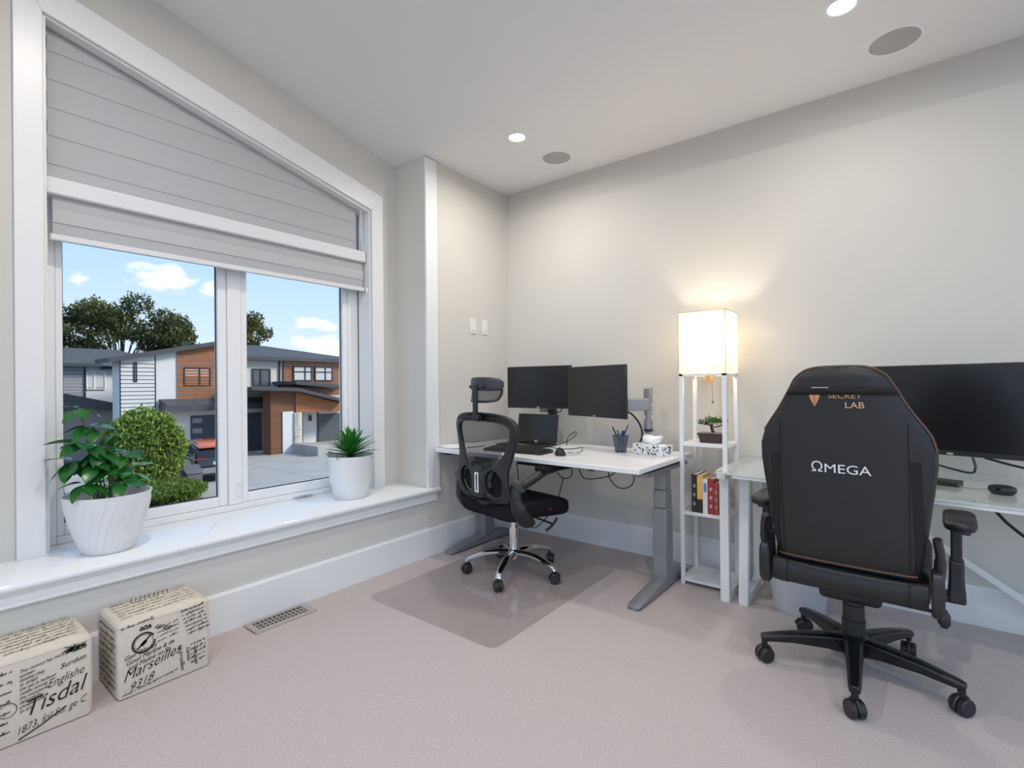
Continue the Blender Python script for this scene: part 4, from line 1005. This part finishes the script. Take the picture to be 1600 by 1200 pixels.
k.word('Tisdal', face @ T(.135, .098, 0) @ RZ(R_(9)), .074, .5, -.0004, .92)
k.word('1873, fol So. ge C', face @ T(.122, .038, 0) @ RZ(R_(9)), .034, .5, -.0004, .74)
k.word('Englishe', face @ T(.198, .158, 0) @ RZ(R_(8)), .040, .55, -.0004, .76)
for q, txt in enumerate(('This country has many', 'women', 'Santhas they', 'to doliph', 'the sea in harbour', 'swalks among', 'the mountains', 'delightfully', 'phoenix after', 'an art')): k.word(txt, face @ T(.132, .232 - q * .0145, 0) @ RZ(R_(8)), .0150, .45, 0, .82)
k.word('Surdon', face @ T(.232, .205, 0) @ RZ(R_(8)), .024, .45)
for q in range(26): k.stroke([(.238 + .07 * random.Random(q).random(), .245 + .02 * random.Random(q + 50).random()), (.238 + .07 * random.Random(q + 9).random(), .240 + .03 * random.Random(q + 70).random())], .0011, face)
for q in range(7): k.scrawl(.01, .04 + q * .032, .10, .012, .0009, face, 130 + q, .08)
k.ring(.105, .12, .022, .001, face)
k.stroke([(.13, .012), (.19, .035), (.25, .065)], .0022, face)
for q in range(7): k.scrawl(.02, .03 + q * .030, b2_ * 2 - .05, .014, .0008, top, 160 + q, .07)
for q in range(8): k.scrawl(.02, .03 + q * .028, .20, .010, .0008, side, 190 + q, .05)
tag(k.build('script_print', m_ink, t2, smooth=0, weld=False), kind='stuff')

# ------------------------------------------------------------------ potted plants on the sill
m_pot = mat('white_ceramic', (.80, .80, .79), .30, var=.02, vscale=5)
m_soil = mat('soil', (.05, .035, .025), .95, bump=.8, bscale=120)
SZ = .462
PK = .93
PP = empty('potted_umbrella_plant', (-.165, -2.605, SZ), label='umbrella plant in a wide white bowl pot on the sill', cat='potted plant')
MB().lathe([(r_ * PK, z_) for r_, z_ in ((.088, .0), (.096, .003), (.118, .05), (.142, .12), (.158, .19), (.166, .245), (.167, .25), (.161, .25), (.152, .19), (.138, .15), (.001, .15))], 48).build('pot', m_pot, PP, smooth=50)
b = MB()
for q in range(26):
    a0 = R_(-75 + q * 6.4); pts = []
    for j in range(7):
        t_ = j / 6; z_ = .03 + .19 * t_; r_ = .1 + .066 * math.sin(min(1, t_ * 1.05) * math.pi / 2) + .001; a_ = a0 + .35 * t_
        rr = .118 + (z_ - .05) / .07 * .024 if z_ < .12 else .142 + (z_ - .12) / .07 * .016 if z_ < .19 else .158 + (z_ - .19) / .055 * .008
        pts.append(((rr * PK + .0005) * math.cos(a_), (rr * PK + .0005) * math.sin(a_), z_))
    if -75 + q * 6.4 > 20 or q % 2 == 0: b.tube(pts, .0016, 5)
b.build('incised_lines', m_pot, PP)
MB().lathe([(.001, .155), (.09, .16), (.128, .155), (.128, .15), (.001, .15)], 32).build('soil', m_soil, PP)
m_leaf = mat('glossy_leaf', (.010, .085, .016), .28, col2=(.025, .17, .025), vscale=18)
m_leafl = mat('glossy_leaf_light', (.06, .26, .03), .32, col2=(.02, .14, .02), vscale=14)
m_vein = mat('leaf_stem', (.10, .17, .05), .5)
def leaf_mesh(name, L_, W_, m, droop=.25, fold=.15, nseg=6, tipp=1.3):
    b = MB(); vs_ = []; fs = []
    for j in range(nseg + 1):
        t_ = j / nseg; w_ = W_ * (math.sin(math.pi * min(1, t_ ** .8)) ** .7 if 0 < t_ < 1 else .02); z_ = -droop * L_ * t_ * t_
        vs_ += [(-w_, L_ * t_, z_ + fold * w_), (0, L_ * t_, z_), (w_, L_ * t_, z_ + fold * w_)]
    for j in range(nseg):
        a = j * 3; fs += [(a, a + 1, a + 4, a + 3), (a + 1, a + 2, a + 5, a + 4)]
    b.add(vs_, fs); return b.mesh(name, m, 60)
lm = [leaf_mesh('leaflet', .084, .026, m_leaf), leaf_mesh('leaflet', .076, .026, m_leaf, .4), leaf_mesh('leaflet', .080, .024, m_leafl, .2), leaf_mesh('leaflet', .060, .020, m_leafl, .3)]
random.seed(11)
def along(M0, d):   # matrix whose +y points along d, with z near up
    d = Vector(d).normalized(); up = Vector((0, 0, 1)); x_ = d.cross(up)
    x_ = x_.normalized() if x_.length > 1e-4 else Vector((1, 0, 0)); z_ = x_.cross(d)
    return Matrix(((x_.x, d.x, z_.x, M0[0]), (x_.y, d.y, z_.y, M0[1]), (x_.z, d.z, z_.z, M0[2]), (0, 0, 0, 1)))
# stems lean towards the window and to the near side
heads = [((-.055, -.085, .62), 7, .95, 0), ((-.03, -.055, .54), 8, 1.1, 0), ((-.01, -.075, .47), 8, 1.25, 0), ((-.03, -.105, .40), 7, 1.15, 0), ((.0, -.03, .43), 8, 1.1, 1), ((.02, .0, .36), 7, 1.1, 0), ((-.04, .035, .50), 6, .9, 2), ((-.02, .055, .41), 7, 1.1, 2),
         ((.02, .075, .33), 7, .95, 2), ((.05, -.085, .31), 7, 1.0, 0), ((.06, .03, .30), 6, .9, 0), ((-.04, .10, .35), 6, .9, 2), ((.03, -.05, .38), 7, 1.05, 0)]
for hi, (hp, n, s_, kind) in enumerate(heads):
    base = Vector((hp[0] * .25, hp[1] * .25, .15)); h_ = Vector(hp)
    MB().tube(catmull([base, base.lerp(h_, .5) + Vector((.012, .0, .03)), h_], 6), .0032, 6).build('stem', m_vein, PP)
    for q in range(n):
        a = 2 * math.pi * q / n + hi * .7; d = Vector((math.cos(a), math.sin(a), random.uniform(-.85, .25)))
        me = lm[kind] if random.random() < .75 else lm[random.randrange(3)]
        M = along(h_ + d * .012, d) @ Matrix.Rotation(random.uniform(-.4, .4), 4, 'Y'); sc_ = s_ * random.uniform(.85, 1.15)
        inst('leaf', me, PP, M @ Matrix.Diagonal((sc_, sc_, sc_, 1)))

PD = empty('potted_dracaena', (-.205, -1.365, SZ), label='spiky green dracaena in a tapered white pot on the sill', cat='potted plant')
MB().lathe([(.100, .0), (.106, .004), (.112, .05), (.135, .16), (.148, .262), (.149, .268), (.143, .268), (.130, .16), (.125, .225), (.001, .225)], 48).build('pot', m_pot, PD, smooth=50)
MB().lathe([(.098, .0005), (.098, .003)], 32).build('foot_ring', mat('pot_foot', (.04, .04, .04), .6), PD)
MB().lathe([(.001, .235), (.09, .238), (.127, .232)], 32, caps=False).build('soil', m_soil, PD)
m_dr = [mat('dracaena_leaf', (.02, .15, .02), .28, col2=(.045, .27, .03), vscale=20), mat('dracaena_leaf_young', (.06, .30, .03), .3, col2=(.03, .2, .02), vscale=20)]
def blade(name, L_, W_, m, bend):
    b = MB(); vs_ = []; fs = []; n = 8
    for j in range(n + 1):
        t_ = j / n; w_ = W_ * (.55 + .9 * t_ * (1 - t_)) * (1 - t_ ** 4) + .0004; z_ = -bend * L_ * t_ * t_
        vs_ += [(-w_, L_ * t_, z_ + .35 * w_), (0, L_ * t_, z_), (w_, L_ * t_, z_ + .35 * w_)]
    for j in range(n):
        a = j * 3; fs += [(a, a + 1, a + 4, a + 3), (a + 1, a + 2, a + 5, a + 4)]
    return b.add(vs_, fs).mesh(name, m, 60)
bl = [blade('blade', .19, .026, m_dr[0], .22), blade('blade', .18, .027, m_dr[0], .14), blade('blade', .175, .027, m_dr[1], .05), blade('blade', .19, .023, m_dr[0], .28)]
random.seed(4)
for k in range(52):
    t_ = k / 51; el = R_(16 + 70 * t_); a = k * 2.39996 + .4
    d = Vector((math.cos(a) * math.cos(el), math.sin(a) * math.cos(el), math.sin(el)))
    me = bl[3] if t_ < .25 else bl[0] if t_ < .55 else bl[1] if t_ < .8 else bl[2]
    s_ = random.uniform(.8, 1.0) * (1.0 if t_ < .6 else .98)
    inst('leaf', me, PD, along(Vector((0, 0, .245 + .045 * t_)) + d * .01, d) @ Matrix.Diagonal((s_, s_, s_, 1)))
MB().cyl((0, 0, .23), (0, 0, .30), .014, .010, 10).build('stalk', m_vein, PD)

# ------------------------------------------------------------------ the street outside
GZ0 = -2.6
m_conc = mat('concrete_drive', (.40, .385, .36), .9, var=.10, vscale=.8, bump=.2, bscale=20)
m_lawn = mat('lawn', (.10, .15, .05), .95, var=.3, vscale=2)
m_asph = mat('asphalt', (.14, .14, .145), .95, var=.1, vscale=3)
m_wside = mat('white_siding', (.66, .67, .68), .6)
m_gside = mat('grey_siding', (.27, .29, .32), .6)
m_cedar = mat('cedar_siding', (.40, .145, .050), .55, col2=(.28, .095, .032), vscale=1.6, stretch=(1, .35, 6))
m_wood2 = mat('brown_panel', (.20, .085, .042), .6, col2=(.15, .062, .030), vscale=1.5, stretch=(1, .4, 6))
m_cream = mat('cream_stucco', (.62, .59, .53), .85)
m_whst = mat('white_stucco', (.68, .69, .70), .85)
m_roof = mat('dark_shingle', (.075, .078, .085), .9, var=.25, vscale=6)
m_fascia = mat('dark_fascia', (.060, .064, .075), .5)
m_gdoor = mat('navy_garage_door', (.045, .050, .075), .45)
m_frost = mat('frosted_panel', (.22, .23, .25), .3)
m_wframe = mat('dark_window_frame', (.03, .03, .035), .4)
m_hglass = mat('house_glass', (.10, .115, .13), .08)
m_hblind = mat('house_blind', (.60, .61, .62), .7)
m_stone = mat('ledge_stone', (.50, .47, .42), .9, var=.25, vscale=5)

o = MB().box(-160, 60, -120, 140, GZ0 - .3, GZ0 - .02).build('ground', m_asph); tag(o, 'dark asphalt ground of the street outside', 'ground', kind='structure')
dr = empty('driveway', (-20, 9, GZ0), label='pale concrete driveway in front of the houses', cat='driveway', kind='structure')
for q, (x0, x1) in enumerate(((-30, -25.2), (-25.17, -21.2), (-21.17, -17.2), (-17.17, -13), (-12.97, -8))):
    for y0, y1 in ((1, 7.98), (8.01, 15.0), (15.03, 24)):
        MB().box(x0 + 20, x1 + 20, y0 - 9, y1 - 9, -.02, .02).build('slab', m_conc, dr, smooth=0)
o = MB().box(-19.5, -9, -12, 3.55, GZ0, GZ0 + .09).build('lawn_bed', m_lawn); tag(o, 'green planted bed below the window', 'garden bed', kind='structure')

def boards(b, x, y0, y1, z0, z1, step=.16, depth=.03, ztop=None):
    """lapped horizontal boards on a wall facing +x; ztop(y) cuts the upper edge"""
    z_ = z0
    while z_ < z1 - 1e-6:
        zb = min(z_ + step, z1)
        if ztop is None: b.prism([(y0, z_ + .045), (y1, z_ + .045), (y1, zb), (y0, zb)], 'x', x, x + depth)
        else:
            a, c_ = ztop(y0), ztop(y1)
            if z_ < max(a, c_):
                if zb <= min(a, c_): pts = [(y0, z_ + .045), (y1, z_ + .045), (y1, zb), (y0, zb)]
                else:
                    f = lambda zz: y0 + (y1 - y0) * (zz - a) / (c_ - a)
                    pts = [(max(y0, min(y1, f(z_))), z_ + .012), (y1, z_ + .012), (y1, min(zb, c_)), (max(y0, min(y1, f(zb))), min(zb, c_))]
                b.prism(pts, 'x', x, x + depth)
        z_ += step
    return b
def house_window(parent, x, y0, y1, z0, z1, split=(.5,), m_f=None, blind=0.0, rail=None):
    t = empty('window', (x, (y0 + y1) / 2, z0)); t.parent = parent
    hwid = (y1 - y0) / 2; hh = z1 - z0; e = .06; mf = m_f or m_wframe
    b = MB(); b.box(0, .07, -hwid, hwid, 0, e); b.box(0, .07, -hwid, hwid, hh - e, hh); b.box(0, .07, -hwid, -hwid + e, e, hh - e); b.box(0, .07, hwid - e, hwid, e, hh - e)
    for s_ in split: b.box(0, .065, -hwid + 2 * hwid * s_ - .035, -hwid + 2 * hwid * s_ + .035, e, hh - e)
    if rail: b.box(0, .065, -hwid + e, hwid - e, hh * rail - .03, hh * rail + .03)
    b.build('frame', mf, t, smooth=0, weld=False)
    MB().box(.01, .02, -hwid + .03, hwid - .03, .03, hh - .03).build('pane', m_hglass, t, smooth=0)
    if blind: MB().box(.022, .03, -hwid + e, hwid - e, hh * (1 - blind), hh - e).build('shade', m_hblind, t, smooth=0)
    return t

# --- house across the drive, white siding and cedar
HA = empty('modern_house', (0, 0, GZ0), label='two storey house with white siding and cedar panel opposite the left pane', cat='house')
def za(z_): return z_ - GZ0
def topA(y): return za(2.60 + (y - 4.29) * .225)
MB().prism([(4.30, 0), (9.2, 0), (9.2, topA(9.2)), (4.30, topA(4.30))], 'x', -29.3, -28.02).build('wall', m_whst, HA, smooth=0)
MB().prism([(4.32, za(-1.2)), (5.74, za(-1.2)), (5.74, topA(5.74)), (4.32, topA(4.32))], 'x', -28.02, -28.012).build('painted_gap_shade', m_gside, HA, smooth=0)  # dark sheet standing in for the shade in the gaps between boards
tag(boards(MB(), -28.02, 4.32, 5.74, za(-1.2), za(3.0), .20, .06, ztop=topA).build('white_boards', m_wside, HA, smooth=0, weld=False), kind='stuff')
tag(boards(MB(), -28.02, 6.76, 8.78, za(.50), za(3.7), .15, .06, ztop=topA).build('cedar_boards', m_cedar, HA, smooth=0, weld=False), kind='stuff')
MB().box(-28.02, -27.96, 5.74, 5.80, za(-.2), topA(5.75)).build('downpipe', m_wframe, HA, smooth=0)
MB().box(-28.02, -27.97, 4.28, 4.34, za(-1.2), topA(4.3)).build('corner_strip', m_wframe, HA, smooth=0)
MB().prism([(3.75, topA(3.75) - .02), (9.35, topA(9.35) - .02), (9.35, topA(9.35) + .20), (3.75, topA(3.75) + .20)], 'x', -30.0, -27.55).build('roof', m_fascia, HA, smooth=0)
MB().box(-29.5, -29.1, 7.5, 7.8, topA(7.6) + .15, topA(7.6) + .42).build('roof_vent', m_wframe, HA, smooth=0)
house_window(HA, -28.0, 7.07, 8.40, za(1.27), za(2.30), (.58,), blind=.55)
house_window(HA, -28.0, 4.83, 4.99, za(1.5), za(2.5), ())
MB().box(-28.6, -26.9, 5.9, 12.5, za(-.05), za(.30)).build('garage_eave', m_fascia, HA, smooth=0)
MB().prism([(-28.6, za(.30)), (-26.9, za(.30)), (-28.02, za(.60))], 'y', 5.95, 12.45).build('garage_roof', m_roof, HA, smooth=0)
MB().box(-28.02, -27.6, 5.9, 12.4, 0, za(-.05)).build('garage_wall', m_cream, HA, smooth=0)
gd = empty('garage_door', (0, 0, 0)); gd.parent = HA
for q in range(4): MB().box(-27.6, -27.53, 7.25, 11.0, .05 + q * .56, .05 + q * .56 + .545).build('panel', m_gdoor, gd, bevel=.01)
for q in range(4): MB().box(-27.53, -27.515, 7.32, 7.78, .05 + q * .56 + .15, .05 + q * .56 + .41).build('light', m_frost, gd, smooth=0)
st_ = MB()
random.seed(2)
for q in range(26):
    zz = q * .092; st_.box(-27.6, -27.56 + random.uniform(0, .05), 11.03 + random.uniform(0, .12), 11.5, zz, zz + .082)
tag(st_.build('ledge_stones', m_stone, HA, smooth=0, weld=False), kind='stuff')
MB().box(-27.56, -27.50, 11.15, 11.38, za(-.95), za(-.62)).build('number_plate', m_wframe, HA, smooth=0)

# --- adjoining house on the right: cream, cedar, entry
HB = empty('modern_house', (0, 0, GZ0), label='cream and cedar house with sloping entry canopies behind the casement pane', cat='house')
MB().box(-37, -28.0, 9.35, 17.9, 0, za(2.85)).build('wall', m_cream, HB, smooth=0)
tag(boards(MB(), -28.0, 12.6, 16.5, za(.6), za(2.80), .15, .06).build('cedar_boards', m_cedar, HB, smooth=0, weld=False), kind='stuff')
MB().box(-28.0, -27.9, 12.28, 12.36, za(.3), za(2.8)).build('downpipe', m_wframe, HB, smooth=0)
MB().box(-28.0, -27.94, 12.53, 12.60, za(.6), za(2.8)).build('corner_strip', m_wframe, HB, smooth=0)
MB().box(-37.4, -27.5, 9.1, 18.4, za(2.80), za(3.02)).build('eave', m_fascia, HB, smooth=0)
MB().add([(-27.5, 9.1, za(3.02)), (-27.5, 18.4, za(3.02)), (-37.4, 18.4, za(3.02)), (-37.4, 9.1, za(3.02)), (-32.4, 10.0, za(4.05)), (-32.4, 13.5, za(4.05))],
         [(0, 1, 5, 4), (1, 2, 5), (2, 3, 4, 5), (3, 0, 4)]).build('roof', m_roof, HB, smooth=0)
house_window(HB, -27.98, 10.68, 11.75, za(1.26), za(2.30), (.45,))
house_window(HB, -27.93, 13.18, 14.46, za(1.55), za(2.52), (.62,), blind=.92, rail=.62)
house_window(HB, -27.93, 14.66, 15.96, za(1.55), za(2.52), (.58,), blind=.92, rail=.62)
# brown entry block and porch, standing forward of the wall
MB().box(-25.9, -25.0, 10.30, 11.72, 0, za(1.0)).build('entry_block', m_wood2, HB, smooth=0)
MB().prism([(9.0, za(1.02)), (11.6, za(.92)), (14.6, za(.20)), (14.6, za(.38)), (11.6, za(1.12)), (9.0, za(1.20))], 'x', -27.9, -24.3).build('canopy', m_fascia, HB, smooth=0)
MB().prism([(11.9, za(1.32)), (16.2, za(.98)), (16.2, za(1.16)), (11.9, za(1.52))], 'x', -28, -25.2).build('canopy', m_fascia, HB, smooth=0)
MB().prism([(11.72, za(-.30)), (15.6, za(-.36)), (15.6, za(.2)), (14.4, za(.20)), (11.72, za(.88))], 'x', -26.6, -24.92).build('porch_fascia', m_cedar, HB, smooth=0)
MB().box(-25.0, -24.94, 10.95, 11.58, .0, za(-.22)).build('white_panel', m_whst, HB, smooth=0)
pl = MB(); pl.box(-25.3, -24.9, 11.60, 12.08, 0, za(-.3)); pl.build('pillar', m_cream, HB, smooth=0)
st_ = MB()
for q in range(24):
    zz = .1 + q * .092; st_.box(-24.9, -24.87 + random.uniform(0, .05), 11.60, 11.86 + random.uniform(-.05, .08), zz, zz + .08)
tag(st_.build('ledge_stones', m_stone, HB, smooth=0, weld=False), kind='stuff')
MB().box(-27.0, -26.6, 11.72, 16.5, 0, za(.1)).build('porch_wall', m_whst, HB, smooth=0)
dd = empty('front_door', (-26.58, 12.75, .12)); dd.parent = HB
MB().box(0, .06, -.28, .28, 0, 2.15).build('leaf', m_wframe, dd, smooth=0); MB().box(.06, .07, -.10, .06, .15, 1.9).build('glazing', m_hblind, dd, smooth=0)
house_window(HB, -26.58, 14.02, 16.2, .25, za(-.30), (), blind=.12)
MB().box(-26.58, -26.5, 13.45, 13.62, za(-.95), za(-.60)).build('wall_lamp', m_wframe, HB, smooth=0)
for q in range(4): MB().box(-26.6 + q * .3, -22.4 + 0 * q - (3 - q) * .0, 12.2, 17.5, -.0, .30 - q * .06).build('step', m_conc, HB, smooth=0) if q == 0 else MB().box(-26.6, -22.4 + q * .42, 12.2, 17.5, 0, .30 - q * .075).build('step', m_conc, HB, smooth=0)
MB().box(-26.5, -22.3, 11.5, 12.18, 0, .55).build('planter_wall', m_conc, HB, bevel=.02)

# --- grey house further back on the left
HC = empty('grey_house', (0, 0, GZ0), label='grey and white house with dark low roof beyond the umbrella plant', cat='house')
MB().box(-42, -33.0, -6, 8.7, 0, za(2.45)).build('wall', m_whst, HC, smooth=0)
tag(boards(MB(), -33.0, -6, 3.92, za(.2), za(2.40), .17).build('grey_boards', m_gside, HC, smooth=0, weld=False), kind='stuff')
MB().box(-33.0, -32.93, 3.90, 3.98, za(.2), za(2.40)).build('corner_strip', m_wframe, HC, smooth=0)
MB().box(-42.4, -32.4, -6.4, 4.6, za(2.40), za(2.58)).build('eave', m_fascia, HC, smooth=0)
MB().box(-42.4, -32.7, 4.6, 8.9, za(2.28), za(2.42)).build('eave', m_fascia, HC, smooth=0)
MB().add([(-32.4, -6.4, za(2.56)), (-32.4, 8.9, za(2.40)), (-42.4, 8.9, za(2.40)), (-42.4, -6.4, za(2.56)), (-37.4, -3, za(3.75)), (-37.4, 6.5, za(3.68))],
         [(0, 1, 5, 4), (1, 2, 5), (2, 3, 4, 5), (3, 0, 4)]).build('roof', m_roof, HC, smooth=0)
house_window(HC, -32.98, 4.0, 4.86, za(1.15), za(2.18), (.42,), m_f=m_vinyl, blind=.9)
MB().prism([(-6, za(1.10)), (2.8, za(.95)), (5.6, za(.20)), (5.6, za(.02)), (-6, za(.25))], 'x', -33.0, -31.2).build('porch_roof', m_roof, HC, smooth=0)
MB().box(-33, -31.5, -6, 5.5, 0, za(.1)).build('lower_wall', mat('taupe_wall', (.30, .27, .25), .8), HC, smooth=0)

# --- plants
def leaf_cloud(name, m, parent, blobs, n, size, seed, flat=.5):
    r = random.Random(seed); b = MB(); tot = sum(q[3] * q[4] * q[5] for q in blobs)
    for (cx, cy, cz_, rx, ry_, rz_) in blobs:
        for k in range(int(n * rx * ry_ * rz_ / tot)):
            while True:
                v = Vector((r.uniform(-1, 1), r.uniform(-1, 1), r.uniform(-1, 1)))
                if .25 < v.length < 1: break
            v = v * (1 / max(v.length, .01)) * r.uniform(.62, 1.04) * (1 + .10 * math.sin(7 * v.x + 3 * v.z) * math.cos(6 * v.y))
            p = (cx + v.x * rx, cy + v.y * ry_, cz_ + v.z * rz_); s_ = size * r.uniform(.6, 1.3)
            M = T(*p) @ Matrix.Rotation(r.uniform(0, 6.28), 4, 'Z') @ Matrix.Rotation(r.uniform(-1.4, 1.4), 4, 'X') @ Matrix.Rotation(r.uniform(-1, 1), 4, 'Y')
            b.add([(0, -s_, 0), (s_ * flat, 0, s_ * .15), (0, s_, 0), (-s_ * flat, 0, s_ * .15)], [(0, 1, 2, 3)], M)
    o = b.build(name, m, parent, smooth=0, weld=False); tag(o, kind='stuff'); return o
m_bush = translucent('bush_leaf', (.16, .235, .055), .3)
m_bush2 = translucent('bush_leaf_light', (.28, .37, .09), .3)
m_tree = translucent('tree_leaf', (.085, .105, .045), .25)
m_tree2 = translucent('tree_leaf_olive', (.19, .20, .07), .25)
m_bark = mat('bark', (.08, .06, .045), .9)
BU = empty('round_bush', (-18.6, 2.62, GZ0), label='large rounded bright green bush in front of the houses', cat='bush')
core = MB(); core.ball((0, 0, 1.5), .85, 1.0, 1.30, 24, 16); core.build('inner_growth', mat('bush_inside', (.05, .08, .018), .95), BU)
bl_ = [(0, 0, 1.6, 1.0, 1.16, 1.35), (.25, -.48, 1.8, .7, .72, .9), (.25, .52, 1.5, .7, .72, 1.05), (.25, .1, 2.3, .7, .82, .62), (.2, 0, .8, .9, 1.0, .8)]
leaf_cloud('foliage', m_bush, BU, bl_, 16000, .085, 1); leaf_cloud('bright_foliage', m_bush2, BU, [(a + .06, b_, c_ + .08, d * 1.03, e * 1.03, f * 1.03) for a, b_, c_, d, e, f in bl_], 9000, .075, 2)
for q in range(3): MB().tube([(0, (q - 1) * .15, 0), (.05, (q - 1) * .3, 1.2)], [.06, .03], 6).build('stem', m_bark, BU)
LH = empty('low_hedge', (-16.4, 2.3, GZ0 + .09), label='low clipped green hedge at the foot of the round bush', cat='hedge')
leaf_cloud('foliage', m_bush, LH, [(0, -1.0, .35, .8, 1.2, .40), (0, .4, .32, .9, 1.1, .38), (-.5, 1.0, .25, .8, .7, .3)], 9000, .06, 3)
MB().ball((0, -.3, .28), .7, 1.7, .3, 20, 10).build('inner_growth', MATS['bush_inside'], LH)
def tree(loc, h_, blobs, label, m1, n, size, seed, m2=None):
    t = empty('tree', loc, label=label, cat='tree', group='trees beyond the roofs')
    MB().tube([(0, 0, 0), (.1, .1, h_ * .45), (0, .2, h_ * .8)], [.35, .26, .10], 8).build('trunk', m_bark, t)
    b = MB(); r = random.Random(seed)
    for (cx, cy, cz_, rx, ry_, rz_) in blobs: b.tube(catmull([(0, .1, h_ * .45), (cx * .5, cy * .5, cz_ - rz_ * .5), (cx, cy, cz_ + rz_ * .3)], 4), .035, 5)
    b.build('branches', m_bark, t)
    leaf_cloud('crown', m1, t, blobs, n, size, seed)
    if m2: leaf_cloud('outer_crown', m2, t, [(a, b_, c_ + .3, d * 1.06, e * 1.06, f * 1.08) for a, b_, c_, d, e, f in blobs], n // 3, size, seed + 1)
def crown_blobs(seed, n, cy, cz_, sy, sz, r0=.7, r1=1.4, top=1.0):
    """irregular clumps of leaves spread over a crown"""
    r = random.Random(seed); out = []
    for k in range(n):
        u = r.uniform(-1, 1); v = r.uniform(-.9, 1) * (1 - .55 * u * u) * top; q = r.uniform(r0, r1)
        out.append((r.uniform(-1.5, 1.5), cy + sy * u, cz_ + sz * v, q, q * 1.05, q * .72))
    return out
tree((-52, 10.2, GZ0), 10, crown_blobs(22, 46, 0, 8.3, 4.9, 3.4), 'broad dark green tree above the white house roof', m_tree, 14000, .17, 21, m_tree2)
tree((-46, 3.6, GZ0), 10, crown_blobs(31, 11, 0, 9.0, 1.3, 2.6, .5, .9), 'tall olive tree at the window frame edge', m_tree2, 2600, .15, 31, m_tree)
tree((-60, 17.2, GZ0), 9, crown_blobs(41, 12, 0, 9.0, 1.9, 2.6, .6, 1.0), 'smaller dark tree rising behind the dark roof slope', m_tree, 2600, .17, 41, m_tree2)
tree((-50, 20.6, GZ0), 9, crown_blobs(51, 12, 0, 8.9, 1.5, 2.0, .5, .9), 'olive tree peeking over the roof beside the mullion', m_tree2, 2400, .15, 51, m_tree)

# --- parked car, utility box
CR = empty('parked_car', (-21.05, 5.50, GZ0 + .02), R_(174), label='dark grey SUV with painted cedar reflection on its roof, parked before the garage', cat='car')
m_car = mat('car_paint', (.028, .031, .030), .16, .3, coat=.8)
m_carw = mat('car_glass', (.02, .022, .025), .05)
cw_ = .92
def ring_car(x, zb, zs, zr, wb, wr):
    return [(x, -wb, zb), (x, -wb * 1.02, (zb + zs) / 2), (x, -wb, zs), (x, -wr, zr), (x, wr, zr), (x, wb, zs), (x, wb * 1.02, (zb + zs) / 2), (x, wb, zb)]
MB().loft([ring_car(-2.2, .45, .80, .95, .80, .70), ring_car(-2.12, .30, .95, 1.0, .88, .76), ring_car(-1.5, .28, .98, 1.02, .91, .80), ring_car(0, .26, .96, 1.0, .92, .82), ring_car(1.1, .28, .93, .97, .91, .82), ring_car(1.9, .32, .80, .86, .86, .74), ring_car(2.2, .40, .62, .68, .74, .62)]).build('body', m_car, CR, bevel=.03, smooth=60)
MB().loft([ring_car(-2.05, .98, 1.00, 1.02, .82, .76), ring_car(-1.65, .98, 1.35, 1.44, .76, .66), ring_car(-.9, .98, 1.42, 1.52, .76, .66), ring_car(.1, .96, 1.40, 1.50, .76, .66), ring_car(.6, .95, 1.20, 1.28, .80, .70), ring_car(1.2, .95, .97, .99, .84, .78)]).build('cabin_glass', m_carw, CR, smooth=60)
MB().loft([[(x, -w_, z_), (x, w_, z_), (x, w_ * .9, z_ + .05), (x, -w_ * .9, z_ + .05)] for x, w_, z_ in ((-1.85, .66, 1.36), (-1.60, .70, 1.45), (-.9, .70, 1.515), (.1, .69, 1.495), (.45, .66, 1.40))]).build('roof_panel', mat('painted_roof_reflection', (.62, .13, .03), .25, coat=.6), CR, smooth=40)  # orange reflection of the cedar siding, painted into the roof colour
for s_ in (-1, 1):
    MB().tube([(-1.5, s_ * .60, 1.54), (-.9, s_ * .62, 1.59), (.1, s_ * .60, 1.57)], .022, 6).build('roof_rail', m_arm, CR)
    MB().box(-2.17, -1.85, s_ * .62 - .2, s_ * .62 + .2, .86, .99).build('tail_light', mat('tail_red', (.45, .015, .015), .2), CR, bevel=.03)
    for xw in (-1.35, 1.35):
        wh = empty('wheel', (xw, s_ * .84, .34)); wh.parent = CR
        MB().lathe([(.20, -.10), (.32, -.10), (.34, -.07), (.34, .07), (.32, .10), (.20, .10)], 28, M=Matrix.Rotation(R_(90), 4, 'X')).build('tyre', m_cable, wh)
        MB().lathe([(.01, -.09), (.20, -.095), (.20, .095), (.01, .09)], 20, M=Matrix.Rotation(R_(90), 4, 'X')).build('rim', m_steel, wh)
    MB().tube([(-1.95, s_ * .80, 1.03), (-1.0, s_ * .78, 1.06), (1.0, s_ * .82, 1.0)], .012, 6).build('belt_trim', m_arm, CR)
MB().box(-2.26, -2.10, -.78, .78, .38, .62).build('bumper', mat('bumper_silver', (.35, .36, .37), .3, .6), CR, bevel=.04)
MB().box(-2.24, -2.12, -.82, .82, .62, .70).build('bumper_trim', m_black, CR, bevel=.02)
MB().box(-2.215, -2.19, -.26, .26, .72, .84).build('number_panel', mat('plate_white', (.6, .6, .6), .5), CR, smooth=0)
UB = empty('utility_box', (-18.6, 4.16, GZ0), label='grey sloped lid utility box between the bush and the car', cat='utility box')
MB().box(-.28, .28, -.26, .26, 0, .55).build('cabinet', mat('utility_grey', (.12, .12, .14), .6), UB, bevel=.02)
MB().prism([(-.32, .55), (.32, .55), (.32, .60), (-.22, .84), (-.32, .84)], 'y', -.30, .30).build('lid', MATS['utility_grey'], UB, bevel=.02)
MB().add([(.282, .04, .20), (.282, .20, .20), (.282, .12, .34)], [(0, 1, 2)]).build('warning_mark', m_whst, UB, smooth=0)
